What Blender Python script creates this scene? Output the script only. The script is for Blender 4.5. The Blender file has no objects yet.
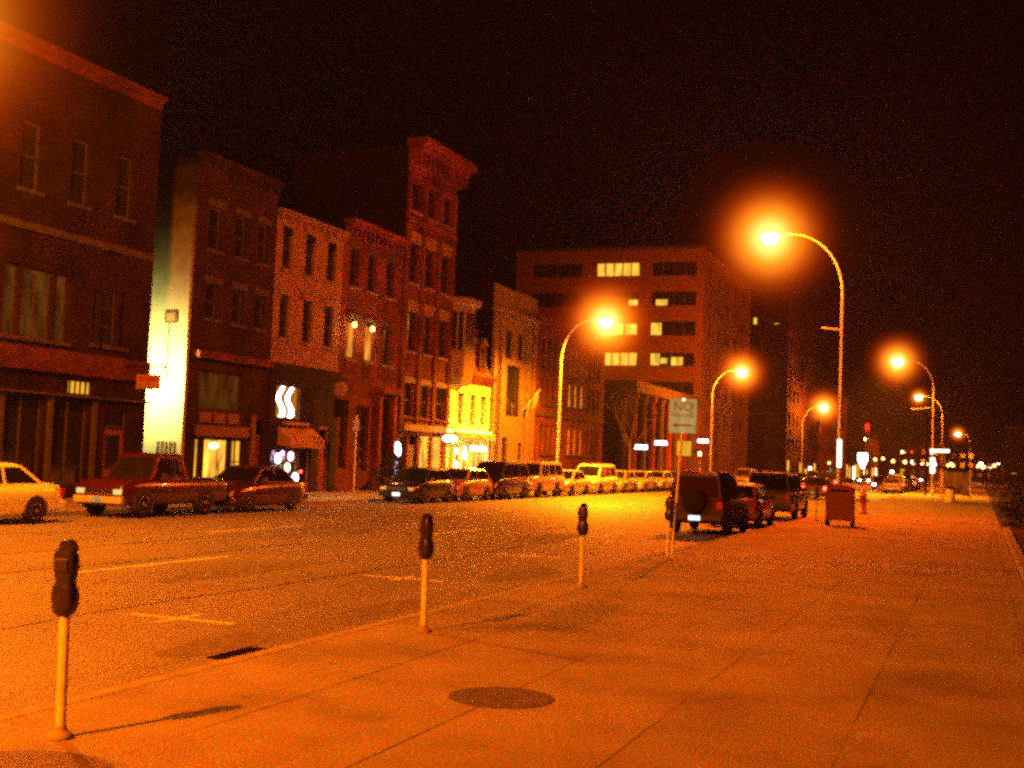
import bpy, math, random
from mathutils import Matrix, Vector
random.seed(7)
PI = math.pi
C = bpy.context.scene.collection
sc = bpy.context.scene

# ---------------------------------------------------------------- materials
def new_mat(name):
    m = bpy.data.materials.new(name); m.use_nodes = True
    nt = m.node_tree; nt.nodes.clear()
    out = nt.nodes.new('ShaderNodeOutputMaterial')
    return m, nt, out
def N(nt, t, **kw):
    n = nt.nodes.new(t)
    for k, v in kw.items(): setattr(n, k, v)
    return n
def ramp(nt, stops):
    r = nt.nodes.new('ShaderNodeValToRGB')
    while len(r.color_ramp.elements) > 1: r.color_ramp.elements.remove(r.color_ramp.elements[-1])
    r.color_ramp.elements[0].position = stops[0][0]; r.color_ramp.elements[0].color = stops[0][1]
    for p, c in stops[1:]:
        e = r.color_ramp.elements.new(p); e.color = c
    return r
def c4(c): return (c[0], c[1], c[2], 1)
def mul(c, k): return tuple(min(1, x * k) for x in c)
def surf(name, col, rough=.7, var=.35, scale=3, metal=0, bump=.1, spec=None, coat=0):
    if spec is None: spec = .5 if rough < .55 or metal else .12
    m, nt, out = new_mat(name)
    b = N(nt, 'ShaderNodeBsdfPrincipled'); b.inputs['Roughness'].default_value = rough
    b.inputs['Metallic'].default_value = metal; b.inputs['Specular IOR Level'].default_value = spec
    b.inputs['Coat Weight'].default_value = coat
    g = N(nt, 'ShaderNodeNewGeometry')
    n1 = N(nt, 'ShaderNodeTexNoise'); n1.inputs['Scale'].default_value = scale; n1.inputs['Detail'].default_value = 8
    n1.inputs['Roughness'].default_value = .65
    nt.links.new(g.outputs['Position'], n1.inputs['Vector'])
    r = ramp(nt, [(.3, c4(mul(col, 1 - var))), (.7, c4(mul(col, 1 + var)))])
    nt.links.new(n1.outputs['Fac'], r.inputs[0]); nt.links.new(r.outputs[0], b.inputs['Base Color'])
    if bump:
        n2 = N(nt, 'ShaderNodeTexNoise'); n2.inputs['Scale'].default_value = scale * 14; n2.inputs['Detail'].default_value = 4
        nt.links.new(g.outputs['Position'], n2.inputs['Vector'])
        bp = N(nt, 'ShaderNodeBump'); bp.inputs['Strength'].default_value = bump; bp.inputs['Distance'].default_value = .03
        nt.links.new(n2.outputs['Fac'], bp.inputs['Height']); nt.links.new(bp.outputs[0], b.inputs['Normal'])
    nt.links.new(b.outputs[0], out.inputs[0])
    return m
def brick(name, col, mortar, var=.35):
    m, nt, out = new_mat(name)
    b = N(nt, 'ShaderNodeBsdfPrincipled'); b.inputs['Roughness'].default_value = .9; b.inputs['Specular IOR Level'].default_value = .06
    g = N(nt, 'ShaderNodeNewGeometry'); s = N(nt, 'ShaderNodeSeparateXYZ'); nt.links.new(g.outputs['Position'], s.inputs[0])
    ad = N(nt, 'ShaderNodeMath', operation='ADD'); nt.links.new(s.outputs[0], ad.inputs[0]); nt.links.new(s.outputs[1], ad.inputs[1])
    cb = N(nt, 'ShaderNodeCombineXYZ'); nt.links.new(ad.outputs[0], cb.inputs[0]); nt.links.new(s.outputs[2], cb.inputs[1])
    t = N(nt, 'ShaderNodeTexBrick'); nt.links.new(cb.outputs[0], t.inputs['Vector'])
    t.inputs['Scale'].default_value = 1; t.inputs['Brick Width'].default_value = .23; t.inputs['Row Height'].default_value = .08
    t.inputs['Mortar Size'].default_value = .008; t.inputs['Color1'].default_value = c4(mul(col, 1 - var))
    t.inputs['Color2'].default_value = c4(mul(col, 1 + var)); t.inputs['Mortar'].default_value = c4(mortar)
    n1 = N(nt, 'ShaderNodeTexNoise'); n1.inputs['Scale'].default_value = .6; n1.inputs['Detail'].default_value = 8
    nt.links.new(g.outputs['Position'], n1.inputs['Vector'])
    r = ramp(nt, [(.3, (.45, .45, .45, 1)), (.7, (1.3, 1.3, 1.3, 1))]); nt.links.new(n1.outputs['Fac'], r.inputs[0])
    mx = N(nt, 'ShaderNodeMix', data_type='RGBA', blend_type='MULTIPLY'); mx.inputs[0].default_value = 1
    nt.links.new(t.outputs['Color'], mx.inputs[6]); nt.links.new(r.outputs[0], mx.inputs[7])
    nt.links.new(mx.outputs[2], b.inputs['Base Color'])
    bp = N(nt, 'ShaderNodeBump'); bp.inputs['Strength'].default_value = .5; bp.inputs['Distance'].default_value = .01; bp.invert = True
    nt.links.new(t.outputs['Fac'], bp.inputs['Height']); nt.links.new(bp.outputs[0], b.inputs['Normal'])
    nt.links.new(b.outputs[0], out.inputs[0])
    return m
def emit(name, col, strength, var=0, scale=4):
    m, nt, out = new_mat(name)
    e = N(nt, 'ShaderNodeEmission'); e.inputs[0].default_value = c4(col); e.inputs[1].default_value = strength
    if var:
        g = N(nt, 'ShaderNodeNewGeometry')
        mp = N(nt, 'ShaderNodeMapping'); mp.inputs['Scale'].default_value = (1, 1, .35); nt.links.new(g.outputs['Position'], mp.inputs[0])
        n1 = N(nt, 'ShaderNodeTexNoise'); n1.inputs['Scale'].default_value = scale; n1.inputs['Detail'].default_value = 3
        nt.links.new(mp.outputs[0], n1.inputs['Vector'])
        mr = N(nt, 'ShaderNodeMapRange'); mr.inputs[1].default_value = .3; mr.inputs[2].default_value = .7
        mr.inputs[3].default_value = strength * (1 - var); mr.inputs[4].default_value = strength * (1 + var)
        nt.links.new(n1.outputs['Fac'], mr.inputs[0]); nt.links.new(mr.outputs[0], e.inputs[1])
    nt.links.new(e.outputs[0], out.inputs[0])
    return m

def asphalt():
    m, nt, out = new_mat('asphalt')
    b = N(nt, 'ShaderNodeBsdfPrincipled'); b.inputs['Roughness'].default_value = .62
    g = N(nt, 'ShaderNodeNewGeometry')
    fine = N(nt, 'ShaderNodeTexNoise'); fine.inputs['Scale'].default_value = 34; fine.inputs['Detail'].default_value = 3
    big = N(nt, 'ShaderNodeTexNoise'); big.inputs['Scale'].default_value = .35; big.inputs['Detail'].default_value = 9; big.inputs['Roughness'].default_value = .6
    mp = N(nt, 'ShaderNodeMapping'); mp.inputs['Scale'].default_value = (1.6, .35, 1)
    nt.links.new(g.outputs['Position'], fine.inputs['Vector']); nt.links.new(g.outputs['Position'], mp.inputs[0]); nt.links.new(mp.outputs[0], big.inputs['Vector'])
    r1 = ramp(nt, [(.32, (.085, .08, .075, 1)), (.68, (.30, .29, .275, 1))]); nt.links.new(fine.outputs['Fac'], r1.inputs[0])
    r2 = ramp(nt, [(.32, (.72, .72, .72, 1)), (.5, (.98, .98, .98, 1)), (.7, (1.15, 1.15, 1.15, 1))]); nt.links.new(big.outputs['Fac'], r2.inputs[0])
    mx = N(nt, 'ShaderNodeMix', data_type='RGBA', blend_type='MULTIPLY'); mx.inputs[0].default_value = 1
    nt.links.new(r1.outputs[0], mx.inputs[6]); nt.links.new(r2.outputs[0], mx.inputs[7])
    ch = N(nt, 'ShaderNodeTexNoise'); ch.inputs['Scale'].default_value = 60; ch.inputs['Detail'].default_value = 2; nt.links.new(g.outputs['Position'], ch.inputs[0])
    rc = ramp(nt, [(.38, (1.25, .7, .6, 1)), (.5, (1, 1, 1, 1)), (.62, (.75, 1.2, .8, 1))]); nt.links.new(ch.outputs['Fac'], rc.inputs[0])
    mc = N(nt, 'ShaderNodeMix', data_type='RGBA', blend_type='MULTIPLY'); mc.inputs[0].default_value = 1
    nt.links.new(mx.outputs[2], mc.inputs[6]); nt.links.new(rc.outputs[0], mc.inputs[7]); mx = mc
    # cracks
    vo = N(nt, 'ShaderNodeTexVoronoi', feature='DISTANCE_TO_EDGE'); vo.inputs['Scale'].default_value = .22
    wn = N(nt, 'ShaderNodeTexNoise'); wn.inputs['Scale'].default_value = 1.3; wn.inputs['Detail'].default_value = 5
    nt.links.new(g.outputs['Position'], wn.inputs['Vector'])
    va = N(nt, 'ShaderNodeVectorMath', operation='MULTIPLY_ADD'); va.inputs[1].default_value = (1.2, 1.2, 0)
    nt.links.new(wn.outputs['Color'], va.inputs[0]); nt.links.new(g.outputs['Position'], va.inputs[2]); nt.links.new(va.outputs[0], vo.inputs['Vector'])
    lt = N(nt, 'ShaderNodeMath', operation='LESS_THAN'); lt.inputs[1].default_value = .004; nt.links.new(vo.outputs[0], lt.inputs[0])
    mk = N(nt, 'ShaderNodeMath', operation='MULTIPLY'); mk.inputs[1].default_value = .45; nt.links.new(lt.outputs[0], mk.inputs[0])
    m2 = N(nt, 'ShaderNodeMix', data_type='RGBA'); m2.inputs[7].default_value = (.03, .03, .03, 1)
    nt.links.new(mk.outputs[0], m2.inputs[0]); nt.links.new(mx.outputs[2], m2.inputs[6]); nt.links.new(m2.outputs[2], b.inputs['Base Color'])
    bp = N(nt, 'ShaderNodeBump'); bp.inputs['Strength'].default_value = .6; bp.inputs['Distance'].default_value = .02
    nt.links.new(fine.outputs['Fac'], bp.inputs['Height']); nt.links.new(bp.outputs[0], b.inputs['Normal'])
    nt.links.new(b.outputs[0], out.inputs[0])
    return m
def paving():
    m, nt, out = new_mat('paving')
    b = N(nt, 'ShaderNodeBsdfPrincipled'); b.inputs['Roughness'].default_value = .8
    g = N(nt, 'ShaderNodeNewGeometry'); s = N(nt, 'ShaderNodeSeparateXYZ')
    fine = N(nt, 'ShaderNodeTexNoise'); fine.inputs['Scale'].default_value = 40; fine.inputs['Detail'].default_value = 3
    big = N(nt, 'ShaderNodeTexNoise'); big.inputs['Scale'].default_value = .7; big.inputs['Detail'].default_value = 9; big.inputs['Roughness'].default_value = .62
    for q in (fine, big, s): nt.links.new(g.outputs['Position'], q.inputs[0])
    r1 = ramp(nt, [(.32, (.15, .145, .135, 1)), (.68, (.37, .36, .34, 1))]); nt.links.new(fine.outputs['Fac'], r1.inputs[0])
    r2 = ramp(nt, [(.3, (.5, .48, .46, 1)), (.48, (.9, .88, .86, 1)), (.7, (1.2, 1.2, 1.2, 1))]); nt.links.new(big.outputs['Fac'], r2.inputs[0])
    mx = N(nt, 'ShaderNodeMix', data_type='RGBA', blend_type='MULTIPLY'); mx.inputs[0].default_value = 1
    nt.links.new(r1.outputs[0], mx.inputs[6]); nt.links.new(r2.outputs[0], mx.inputs[7])
    ch = N(nt, 'ShaderNodeTexNoise'); ch.inputs['Scale'].default_value = 55; ch.inputs['Detail'].default_value = 2; nt.links.new(g.outputs['Position'], ch.inputs[0])
    rc = ramp(nt, [(.36, (1.3, .55, .5, 1)), (.5, (1, 1, 1, 1)), (.64, (.6, 1.25, .8, 1))]); nt.links.new(ch.outputs['Fac'], rc.inputs[0])
    mc = N(nt, 'ShaderNodeMix', data_type='RGBA', blend_type='MULTIPLY'); mc.inputs[0].default_value = 1
    nt.links.new(mx.outputs[2], mc.inputs[6]); nt.links.new(rc.outputs[0], mc.inputs[7])
    sv = N(nt, 'ShaderNodeTexVoronoi'); sv.inputs['Scale'].default_value = 1.1; sv.inputs['Randomness'].default_value = 1; nt.links.new(g.outputs['Position'], sv.inputs[0])
    sr = ramp(nt, [(.035, (.32, .3, .28, 1)), (.055, (1, 1, 1, 1))]); nt.links.new(sv.outputs['Distance'], sr.inputs[0])
    ms = N(nt, 'ShaderNodeMix', data_type='RGBA', blend_type='MULTIPLY'); ms.inputs[0].default_value = 1
    nt.links.new(mc.outputs[2], ms.inputs[6]); nt.links.new(sr.outputs[0], ms.inputs[7]); mx = ms
    def joint(sock, off, period, w):
        a = N(nt, 'ShaderNodeMath', operation='ADD'); a.inputs[1].default_value = off; nt.links.new(sock, a.inputs[0])
        f = N(nt, 'ShaderNodeMath', operation='PINGPONG'); f.inputs[1].default_value = period / 2; nt.links.new(a.outputs[0], f.inputs[0])
        l = N(nt, 'ShaderNodeMath', operation='LESS_THAN'); l.inputs[1].default_value = w; nt.links.new(f.outputs[0], l.inputs[0])
        return l.outputs[0]
    # tone of each slab
    sc1 = N(nt, 'ShaderNodeMath', operation='MULTIPLY_ADD'); sc1.inputs[1].default_value = 1 / 1.37; sc1.inputs[2].default_value = .88 / 1.37; nt.links.new(s.outputs[0], sc1.inputs[0])
    sc2 = N(nt, 'ShaderNodeMath', operation='MULTIPLY_ADD'); sc2.inputs[1].default_value = 1 / 2.74; sc2.inputs[2].default_value = 50.2 / 2.74; nt.links.new(s.outputs[1], sc2.inputs[0])
    f1 = N(nt, 'ShaderNodeMath', operation='FLOOR'); f2 = N(nt, 'ShaderNodeMath', operation='FLOOR'); nt.links.new(sc1.outputs[0], f1.inputs[0]); nt.links.new(sc2.outputs[0], f2.inputs[0])
    cbs = N(nt, 'ShaderNodeCombineXYZ'); nt.links.new(f1.outputs[0], cbs.inputs[0]); nt.links.new(f2.outputs[0], cbs.inputs[1])
    wn_ = N(nt, 'ShaderNodeTexWhiteNoise'); nt.links.new(cbs.outputs[0], wn_.inputs[0])
    sl = ramp(nt, [(0, (.9, .895, .89, 1)), (1, (1.06, 1.06, 1.06, 1))]); nt.links.new(wn_.outputs['Value'], sl.inputs[0])
    msl = N(nt, 'ShaderNodeMix', data_type='RGBA', blend_type='MULTIPLY'); msl.inputs[0].default_value = 1
    nt.links.new(mx.outputs[2], msl.inputs[6]); nt.links.new(sl.outputs[0], msl.inputs[7]); mx = msl
    jx = joint(s.outputs[0], .88 + 13.7, 1.37, .011); jy = joint(s.outputs[1], 50.2, 2.74, .004)
    wear = N(nt, 'ShaderNodeTexNoise'); wear.inputs['Scale'].default_value = .33; wear.inputs['Detail'].default_value = 3; nt.links.new(g.outputs['Position'], wear.inputs[0])
    wr = N(nt, 'ShaderNodeMapRange'); wr.inputs[1].default_value = .42; wr.inputs[2].default_value = .6; wr.inputs[3].default_value = .25; wr.inputs[4].default_value = .9
    nt.links.new(wear.outputs['Fac'], wr.inputs[0])
    jm = N(nt, 'ShaderNodeMath', operation='MAXIMUM'); nt.links.new(jx, jm.inputs[0])
    jy2 = N(nt, 'ShaderNodeMath', operation='MULTIPLY'); jy2.inputs[1].default_value = .22; nt.links.new(jy, jy2.inputs[0]); nt.links.new(jy2.outputs[0], jm.inputs[1])
    jj = N(nt, 'ShaderNodeMath', operation='MULTIPLY'); nt.links.new(jm.outputs[0], jj.inputs[0]); nt.links.new(wr.outputs[0], jj.inputs[1])
    m2 = N(nt, 'ShaderNodeMix', data_type='RGBA'); m2.inputs[7].default_value = (.02, .02, .02, 1)
    nt.links.new(jj.outputs[0], m2.inputs[0]); nt.links.new(mx.outputs[2], m2.inputs[6]); nt.links.new(m2.outputs[2], b.inputs['Base Color'])
    bp = N(nt, 'ShaderNodeBump'); bp.inputs['Strength'].default_value = .4; bp.inputs['Distance'].default_value = .012
    nt.links.new(fine.outputs['Fac'], bp.inputs['Height']); nt.links.new(bp.outputs[0], b.inputs['Normal'])
    nt.links.new(b.outputs[0], out.inputs[0])
    return m

def light_falloff_wall():
    m, nt, out = new_mat('whitewash')     # whitewash; the flood light's fading towards the top is painted in
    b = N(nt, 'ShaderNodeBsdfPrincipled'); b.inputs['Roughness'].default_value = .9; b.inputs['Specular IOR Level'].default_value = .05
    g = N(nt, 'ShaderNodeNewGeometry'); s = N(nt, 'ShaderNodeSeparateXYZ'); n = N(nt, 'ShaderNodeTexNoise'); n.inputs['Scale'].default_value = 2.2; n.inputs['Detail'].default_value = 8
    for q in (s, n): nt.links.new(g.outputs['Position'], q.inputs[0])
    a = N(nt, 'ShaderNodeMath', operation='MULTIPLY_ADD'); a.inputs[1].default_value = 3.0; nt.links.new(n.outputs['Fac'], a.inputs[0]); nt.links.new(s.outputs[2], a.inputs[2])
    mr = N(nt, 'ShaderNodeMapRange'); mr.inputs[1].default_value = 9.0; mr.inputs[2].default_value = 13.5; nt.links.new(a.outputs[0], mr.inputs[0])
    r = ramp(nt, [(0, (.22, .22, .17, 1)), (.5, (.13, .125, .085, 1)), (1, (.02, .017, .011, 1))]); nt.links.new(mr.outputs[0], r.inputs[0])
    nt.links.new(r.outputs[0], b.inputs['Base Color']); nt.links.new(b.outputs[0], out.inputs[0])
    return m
SOD = (1, .135, .001)
SOD_R = (1, .095, .001)
SOD_Y = (1, .215, .003)
M = dict(
    asphalt=asphalt(), paving=paving(),
    ground=surf('earth', (.05, .045, .04), .9), kerb=surf('kerb_stone', (.3, .29, .27), .8, .3, 6),
    line=surf('worn_road_paint', (.8, .78, .7), .6, .35, 9, bump=0), iron=surf('cast_iron', (.008, .006, .005), .95, .3, 12, spec=.02, bump=0),
    brick_red=brick('red_brick', (.105, .026, .016), (.05, .04, .035)), brick_dark=brick('dark_brick', (.022, .009, .007), (.016, .012, .011)),
    brick_brown=brick('brown_brick', (.030, .013, .010), (.022, .018, .015)), brick_orange=brick('orange_brick', (.15, .036, .018), (.05, .03, .022)),
    brick_side=brick('shaded_side_brick', (.007, .005, .004), (.006, .005, .005)),  # side walls: lack of lamplight put into the brick colour
    beige=surf('beige_paint', (.16, .10, .07), .75, .22, 2), cream=surf('cream_paint', (.62, .56, .42), .7, .2, 2),
    stone=surf('limestone', (.14, .095, .065), .8, .25, 2.5), stone_dark=surf('sooty_stone', (.05, .04, .034), .85, .35, 2),
    white_wall=light_falloff_wall(), black_paint=surf('black_paint', (.012, .010, .010), .9, .3, 4, spec=.15),
    slate=surf('slate', (.05, .045, .045), .6, .4, 5), roof=surf('tar_roof', (.02, .02, .02), .9), trim_dark=surf('dark_trim', (.05, .04, .035), .6, .3, 5),
    trim_light=surf('light_trim', (.5, .45, .36), .6, .2, 5), concrete=surf('block_concrete', (.13, .062, .038), .85, .2, 1),
    glass=surf('window_glass', (.012, .012, .014), .08, .3, 2, bump=0, spec=.8), wood_sign=surf('sign_wood', (.12, .05, .03), .6, .3, 8),
    rust_sign=surf('awning_cloth', (.26, .15, .07), .8, .3, 8), red_sign=surf('red_letter_paint', (.30, .03, .02), .6, .1, 5, bump=0),
    steel=surf('galvanised_steel', (.55, .55, .53), .38, .2, 8, metal=.6, bump=.05), pale_pole=surf('pale_pole_paint', (.72, .74, .68), .5, .25, 14, bump=.08),
    meter_black=surf('meter_enamel', (.022, .02, .02), .32, .3, 20, bump=.05), meter_grey=surf('meter_plate', (.08, .075, .07), .3, .2, 20, metal=.7, bump=0),
    tyre=surf('tyre_rubber', (.015, .015, .015), .8, .2, 20), rim=surf('alloy_rim', (.38, .37, .35), .35, .2, 20, metal=.7, bump=0),
    car_glass=surf('car_glass', (.01, .01, .012), .06, .2, 2, bump=0, spec=.9), chrome=surf('chrome', (.6, .6, .6), .15, .1, 5, metal=1, bump=0),
    plastic=surf('black_plastic', (.02, .02, .02), .5, .2, 10, bump=0),
    bark=surf('grey_bark', (.22, .18, .14), .85, .3, 14), leaf=surf('dark_leaf', (.035, .05, .025), .7, .5, 20),
    tail_glow=emit('red_shop_light', (1, .06, .02), 3),
    plate=emit('lit_plate', (.95, .95, 1), 1.6), yellow_sign=surf('yellow_sign_face', (.6, .5, .08), .5, .1, 3, bump=0),
    sign_face=emit('glowing_sign_face', (1, .60, .17), .42, .3, 9), sign_ink=surf('sign_ink', (.12, .07, .02), .5, .1, 5, bump=0),  # sign face: emission stands in for lamplight on sign and licence plates
    stain=surf('oil_stain', (.155, .145, .135), .7, .5, 5), tar=surf('tar_seam', (.03, .03, .03), .45, .3, 9),
    worn_iron=surf('worn_iron', (.10, .085, .07), .6, .5, 10),
    soft_window=surf('soft_window', (.022, .004, .003), .7, .3, 6, bump=0),
    mail=surf('red_lit_mailbox', (.15, .012, .010), .45, .25, 10, bump=.05), hydrant=surf('hydrant_enamel', (.22, .05, .03), .5, .25, 10, bump=.05),  # mailbox: red light falling on it put into the colour
    lens=emit('sodium_lens', (1, .52, .16), 55), lens_far=emit('far_lens', (1, .46, .14), 60), globe=emit('globe_lamp', (1, .5, .13), 5),
    lit_warm=emit('lit_window_warm', (1, .46, .04), 1.1, .55, 3), lit_gold=emit('lit_office_window', (1, .56, .055), 1.05, .45, 1.6),
    lit_dim=emit('dim_window', (1, .30, .04), .075, .8, 2.2), lit_shop=emit('lit_shop_glass', (1, .42, .04), 1.5, .8, 2.5),
    lit_white=emit('lit_white_glass', (1, .86, .55), 5, .4, 4), neon_white=emit('neon_white', (1, .95, .92), 14), neon_blue=emit('neon_blue', (.62, .70, 1), 9),
    neon_pink=emit('neon_pink', (1, .35, .62), 9), bulb=emit('spot_bulb', (1, .5, .10), 7), amber_panel=emit('amber_panel', (1, .30, .02), .45, .3, 5),
    white_sign=emit('lit_white_sign', (.92, .93, 1), 7, .4, 9), white_band=emit('glowing_band', (1, .88, .66), 3.0, .3, 9),  # pole bands and name blade: their brightness drawn as emission
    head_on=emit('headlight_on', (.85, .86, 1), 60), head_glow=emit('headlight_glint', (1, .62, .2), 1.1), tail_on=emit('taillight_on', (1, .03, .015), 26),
    tail_off=surf('tail_lens', (.35, .02, .015), .25, .1, 5, bump=0), head_off=surf('head_lens', (.62, .6, .55), .2, .1, 5, bump=0),
    sig_red=emit('signal_red', (1, .10, .04), 120), sig_amber=emit('signal_amber', (1, .55, .05), 14), sig_off=surf('signal_lens', (.05, .04, .02), .3, .1, 5, bump=0),
)

# ---------------------------------------------------------------- mesh building
class MB:
    def __init__(s): s.v = []; s.f = []; s.m = []; s.sm = []
    def add(s, vs, fs, mi=0, smooth=False):
        o = len(s.v); s.v += [tuple(p) for p in vs]
        for f in fs: s.f.append([i + o for i in f]); s.m.append(mi); s.sm.append(smooth)
        return s
    def box(s, x0, x1, y0, y1, z0, z1, mi=0, bev=0):
        if bev <= 0:
            v = [(x, y, z) for z in (z0, z1) for y in (y0, y1) for x in (x0, x1)]
            return s.add(v, [(0, 2, 3, 1), (4, 5, 7, 6), (0, 1, 5, 4), (1, 3, 7, 5), (3, 2, 6, 7), (2, 0, 4, 6)], mi)
        b = bev; ring = lambda d: [(x0 + d, y0 + b), (x0 + b, y0 + d), (x1 - b, y0 + d), (x1 - d, y0 + b), (x1 - d, y1 - b), (x1 - b, y1 - d), (x0 + b, y1 - d), (x0 + d, y1 - b)]
        ins = [(x0 + b, y0 + b), (x0 + b, y0 + b), (x1 - b, y0 + b), (x1 - b, y0 + b), (x1 - b, y1 - b), (x1 - b, y1 - b), (x0 + b, y1 - b), (x0 + b, y1 - b)]
        full = [(x0, y0 + b), (x0 + b, y0), (x1 - b, y0), (x1, y0 + b), (x1, y1 - b), (x1 - b, y1), (x0 + b, y1), (x0, y1 - b)]
        mid = [((p[0] * .5 + q[0] * .5), (p[1] * .5 + q[1] * .5)) for p, q in zip(ins, full)]
        return s.loft([[(p[0], p[1], z0) for p in mid], [(p[0], p[1], z0 + b) for p in full], [(p[0], p[1], z1 - b) for p in full], [(p[0], p[1], z1) for p in mid]], mi)
    def loft(s, rings, mi=0, cap=True, smooth=False):
        n = len(rings[0]); vs = [p for r in rings for p in r]; fs = []
        for i in range(len(rings) - 1):
            for j in range(n): fs.append((i * n + j, i * n + (j + 1) % n, (i + 1) * n + (j + 1) % n, (i + 1) * n + j))
        s.add(vs, fs, mi, smooth)
        if cap:
            s.add(rings[0], [tuple(range(n))[::-1]], mi); s.add(rings[-1], [tuple(range(n))], mi)
        return s
    def tube(s, pts, rad, n=10, mi=0, cap=True):
        pts = [Vector(p) for p in pts]
        if not hasattr(rad, '__len__'): rad = [rad] * len(pts)
        rings = []; prev = None
        for i, p in enumerate(pts):
            d = (pts[min(i + 1, len(pts) - 1)] - pts[max(i - 1, 0)]).normalized()
            if prev is None: a = d.orthogonal().normalized()
            else: a = (prev - d * prev.dot(d)).normalized()
            prev = a; b = d.cross(a)
            rings.append([tuple(p + (a * math.cos(2 * PI * k / n) + b * math.sin(2 * PI * k / n)) * rad[i]) for k in range(n)])
        return s.loft(rings, mi, cap, True)
    def lathe(s, prof, c=(0, 0, 0), axis='z', n=16, mi=0, smooth=True):
        rings = []
        for r, h in prof:
            ring = []
            for k in range(n):
                a = 2 * PI * k / n; u, w = r * math.cos(a), r * math.sin(a)
                ring.append({'z': (c[0] + u, c[1] + w, c[2] + h), 'x': (c[0] + h, c[1] + u, c[2] + w), 'y': (c[0] + w, c[1] + h, c[2] + u)}[axis])
            rings.append(ring)
        return s.loft(rings, mi, True, smooth)
    def quad(s, a, b, c, d, mi=0): return s.add([a, b, c, d], [(0, 1, 2, 3)], mi)
    def build(s, name, mats, parent=None, off=(0, 0, 0), fn=None):
        if not isinstance(mats, (list, tuple)): mats = [mats]
        me = bpy.data.meshes.new(name)
        vs = s.v if fn is None else [fn(p) for p in s.v]
        me.from_pydata([(p[0] - off[0], p[1] - off[1], p[2] - off[2]) for p in vs], [], s.f)
        for m in mats: me.materials.append(m)
        me.polygons.foreach_set('material_index', s.m); me.polygons.foreach_set('use_smooth', s.sm)
        me.update()
        o = bpy.data.objects.new(name, me); C.objects.link(o)
        if parent is not None: o.parent = parent
        return o
def tag(o, label=None, cat=None, group=None, kind=None):
    if label: o['label'] = label
    if cat: o['category'] = cat
    if group: o['group'] = group
    if kind: o['kind'] = kind
    return o
def thing(name, label, cat, loc=(0, 0, 0), rz=0, group=None):
    o = bpy.data.objects.new(name, None); C.objects.link(o); o.location = loc; o.rotation_euler = (0, 0, rz)
    o.empty_display_size = .3
    return tag(o, label, cat, group)
def structure(name, mb, m): return tag(mb.build(name, m), kind='structure')
def text_mesh(name, txt, size, m, parent, mat4, extrude=.004):
    cu = bpy.data.curves.new(name, 'FONT'); cu.body = txt; cu.size = size; cu.extrude = extrude
    cu.align_x = 'CENTER'; cu.align_y = 'CENTER'
    t = bpy.data.objects.new(name, cu); C.objects.link(t)
    bpy.context.view_layer.update()
    me = bpy.data.meshes.new_from_object(t)
    bpy.data.objects.remove(t); me.transform(mat4); me.materials.clear(); me.materials.append(m); me.name = name
    o = bpy.data.objects.new(name, me); C.objects.link(o); o.parent = parent
    return o
def frame_matrix(o, x, y, z):   # columns: text right, text up, text normal
    return Matrix(((x[0], y[0], z[0], o[0]), (x[1], y[1], z[1], o[1]), (x[2], y[2], z[2], o[2]), (0, 0, 0, 1)))
TOW_CAM = dict(x=(1, 0, 0), y=(0, 0, 1), z=(0, -1, 0))      # faces -Y
TOW_STREET = dict(x=(0, 1, 0), y=(0, 0, 1), z=(1, 0, 0))   # faces +X

# ---------------------------------------------------------------- setting
FX = -28.5
structure('ground', MB().quad((-900, -900, -.05), (900, -900, -.05), (900, 1500, -.05), (-900, 1500, -.05)), M['ground'])
structure('road', MB().quad((-23.3, -60, 0), (-6.45, -60, 0), (-6.45, 700, 0), (-23.3, 700, 0)), M['asphalt'])
mb = MB(); mb.box(-6.27, .75, -60, 700, -.04, .10)
structure('sidewalk', mb, M['paving'])
mb = MB()
y = -20.0
while y < 250:
    mb.box(-6.45, -6.274, y + .006, y + 2.99, -.04, .103, 0, .012); y += 3
structure('kerb', mb, M['kerb'])
mb = MB(); mb.box(-45, -23.48, -60, 700, -.04, .12)
structure('pavement', mb, M['paving'])
mb = MB(); y = -20.0
while y < 250:
    mb.box(-23.476, -23.3, y + .006, y + 2.99, -.04, .123, 0, .012); y += 3
structure('kerb', mb, M['kerb'])
mb = MB()
mb.box(.754, 40, -60, 700, -.04, .09)
structure('verge', mb, M['ground'])
def dash(x, y0, y1, w=.12): return MB().box(x - w / 2, x + w / 2, y0, y1, .002, .005)
mb = MB()
for y0, y1 in ((2.9, 6.6), (15.3, 19.6), (28.4, 32.2), (41, 44.8), (53.8, 57.6), (66.5, 70.3), (79.2, 83), (92, 96), (105, 109)):
    for dx, a, b in ((0, y0, y1),):
        mb.box(-13.1 - .06, -13.1 + .06, a, b, .002, .005)
    mb.box(-17.0 - .05, -17.0 + .05, y0 + 9.2, y0 + 13.5, .002, .005)
structure('road_markings', mb, M['line'])
mb = MB()
for yc in (6.2, 12.2, 18.2, 24.2, 30.2):
    mb.box(-9.5, -8.05, yc - .05, yc + .05, .002, .005)
    mb.box(-8.85, -8.75, yc + .055, yc + .42, .002, .005); mb.box(-8.85, -8.75, yc - .42, yc - .055, .002, .005)
structure('parking_markings', mb, M['line'])

structure('gutter', MB().quad((-6.80, -20, .0015), (-6.452, -20, .0015), (-6.452, 250, .0015), (-6.80, 250, .0015)), M['stain'])
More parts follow.
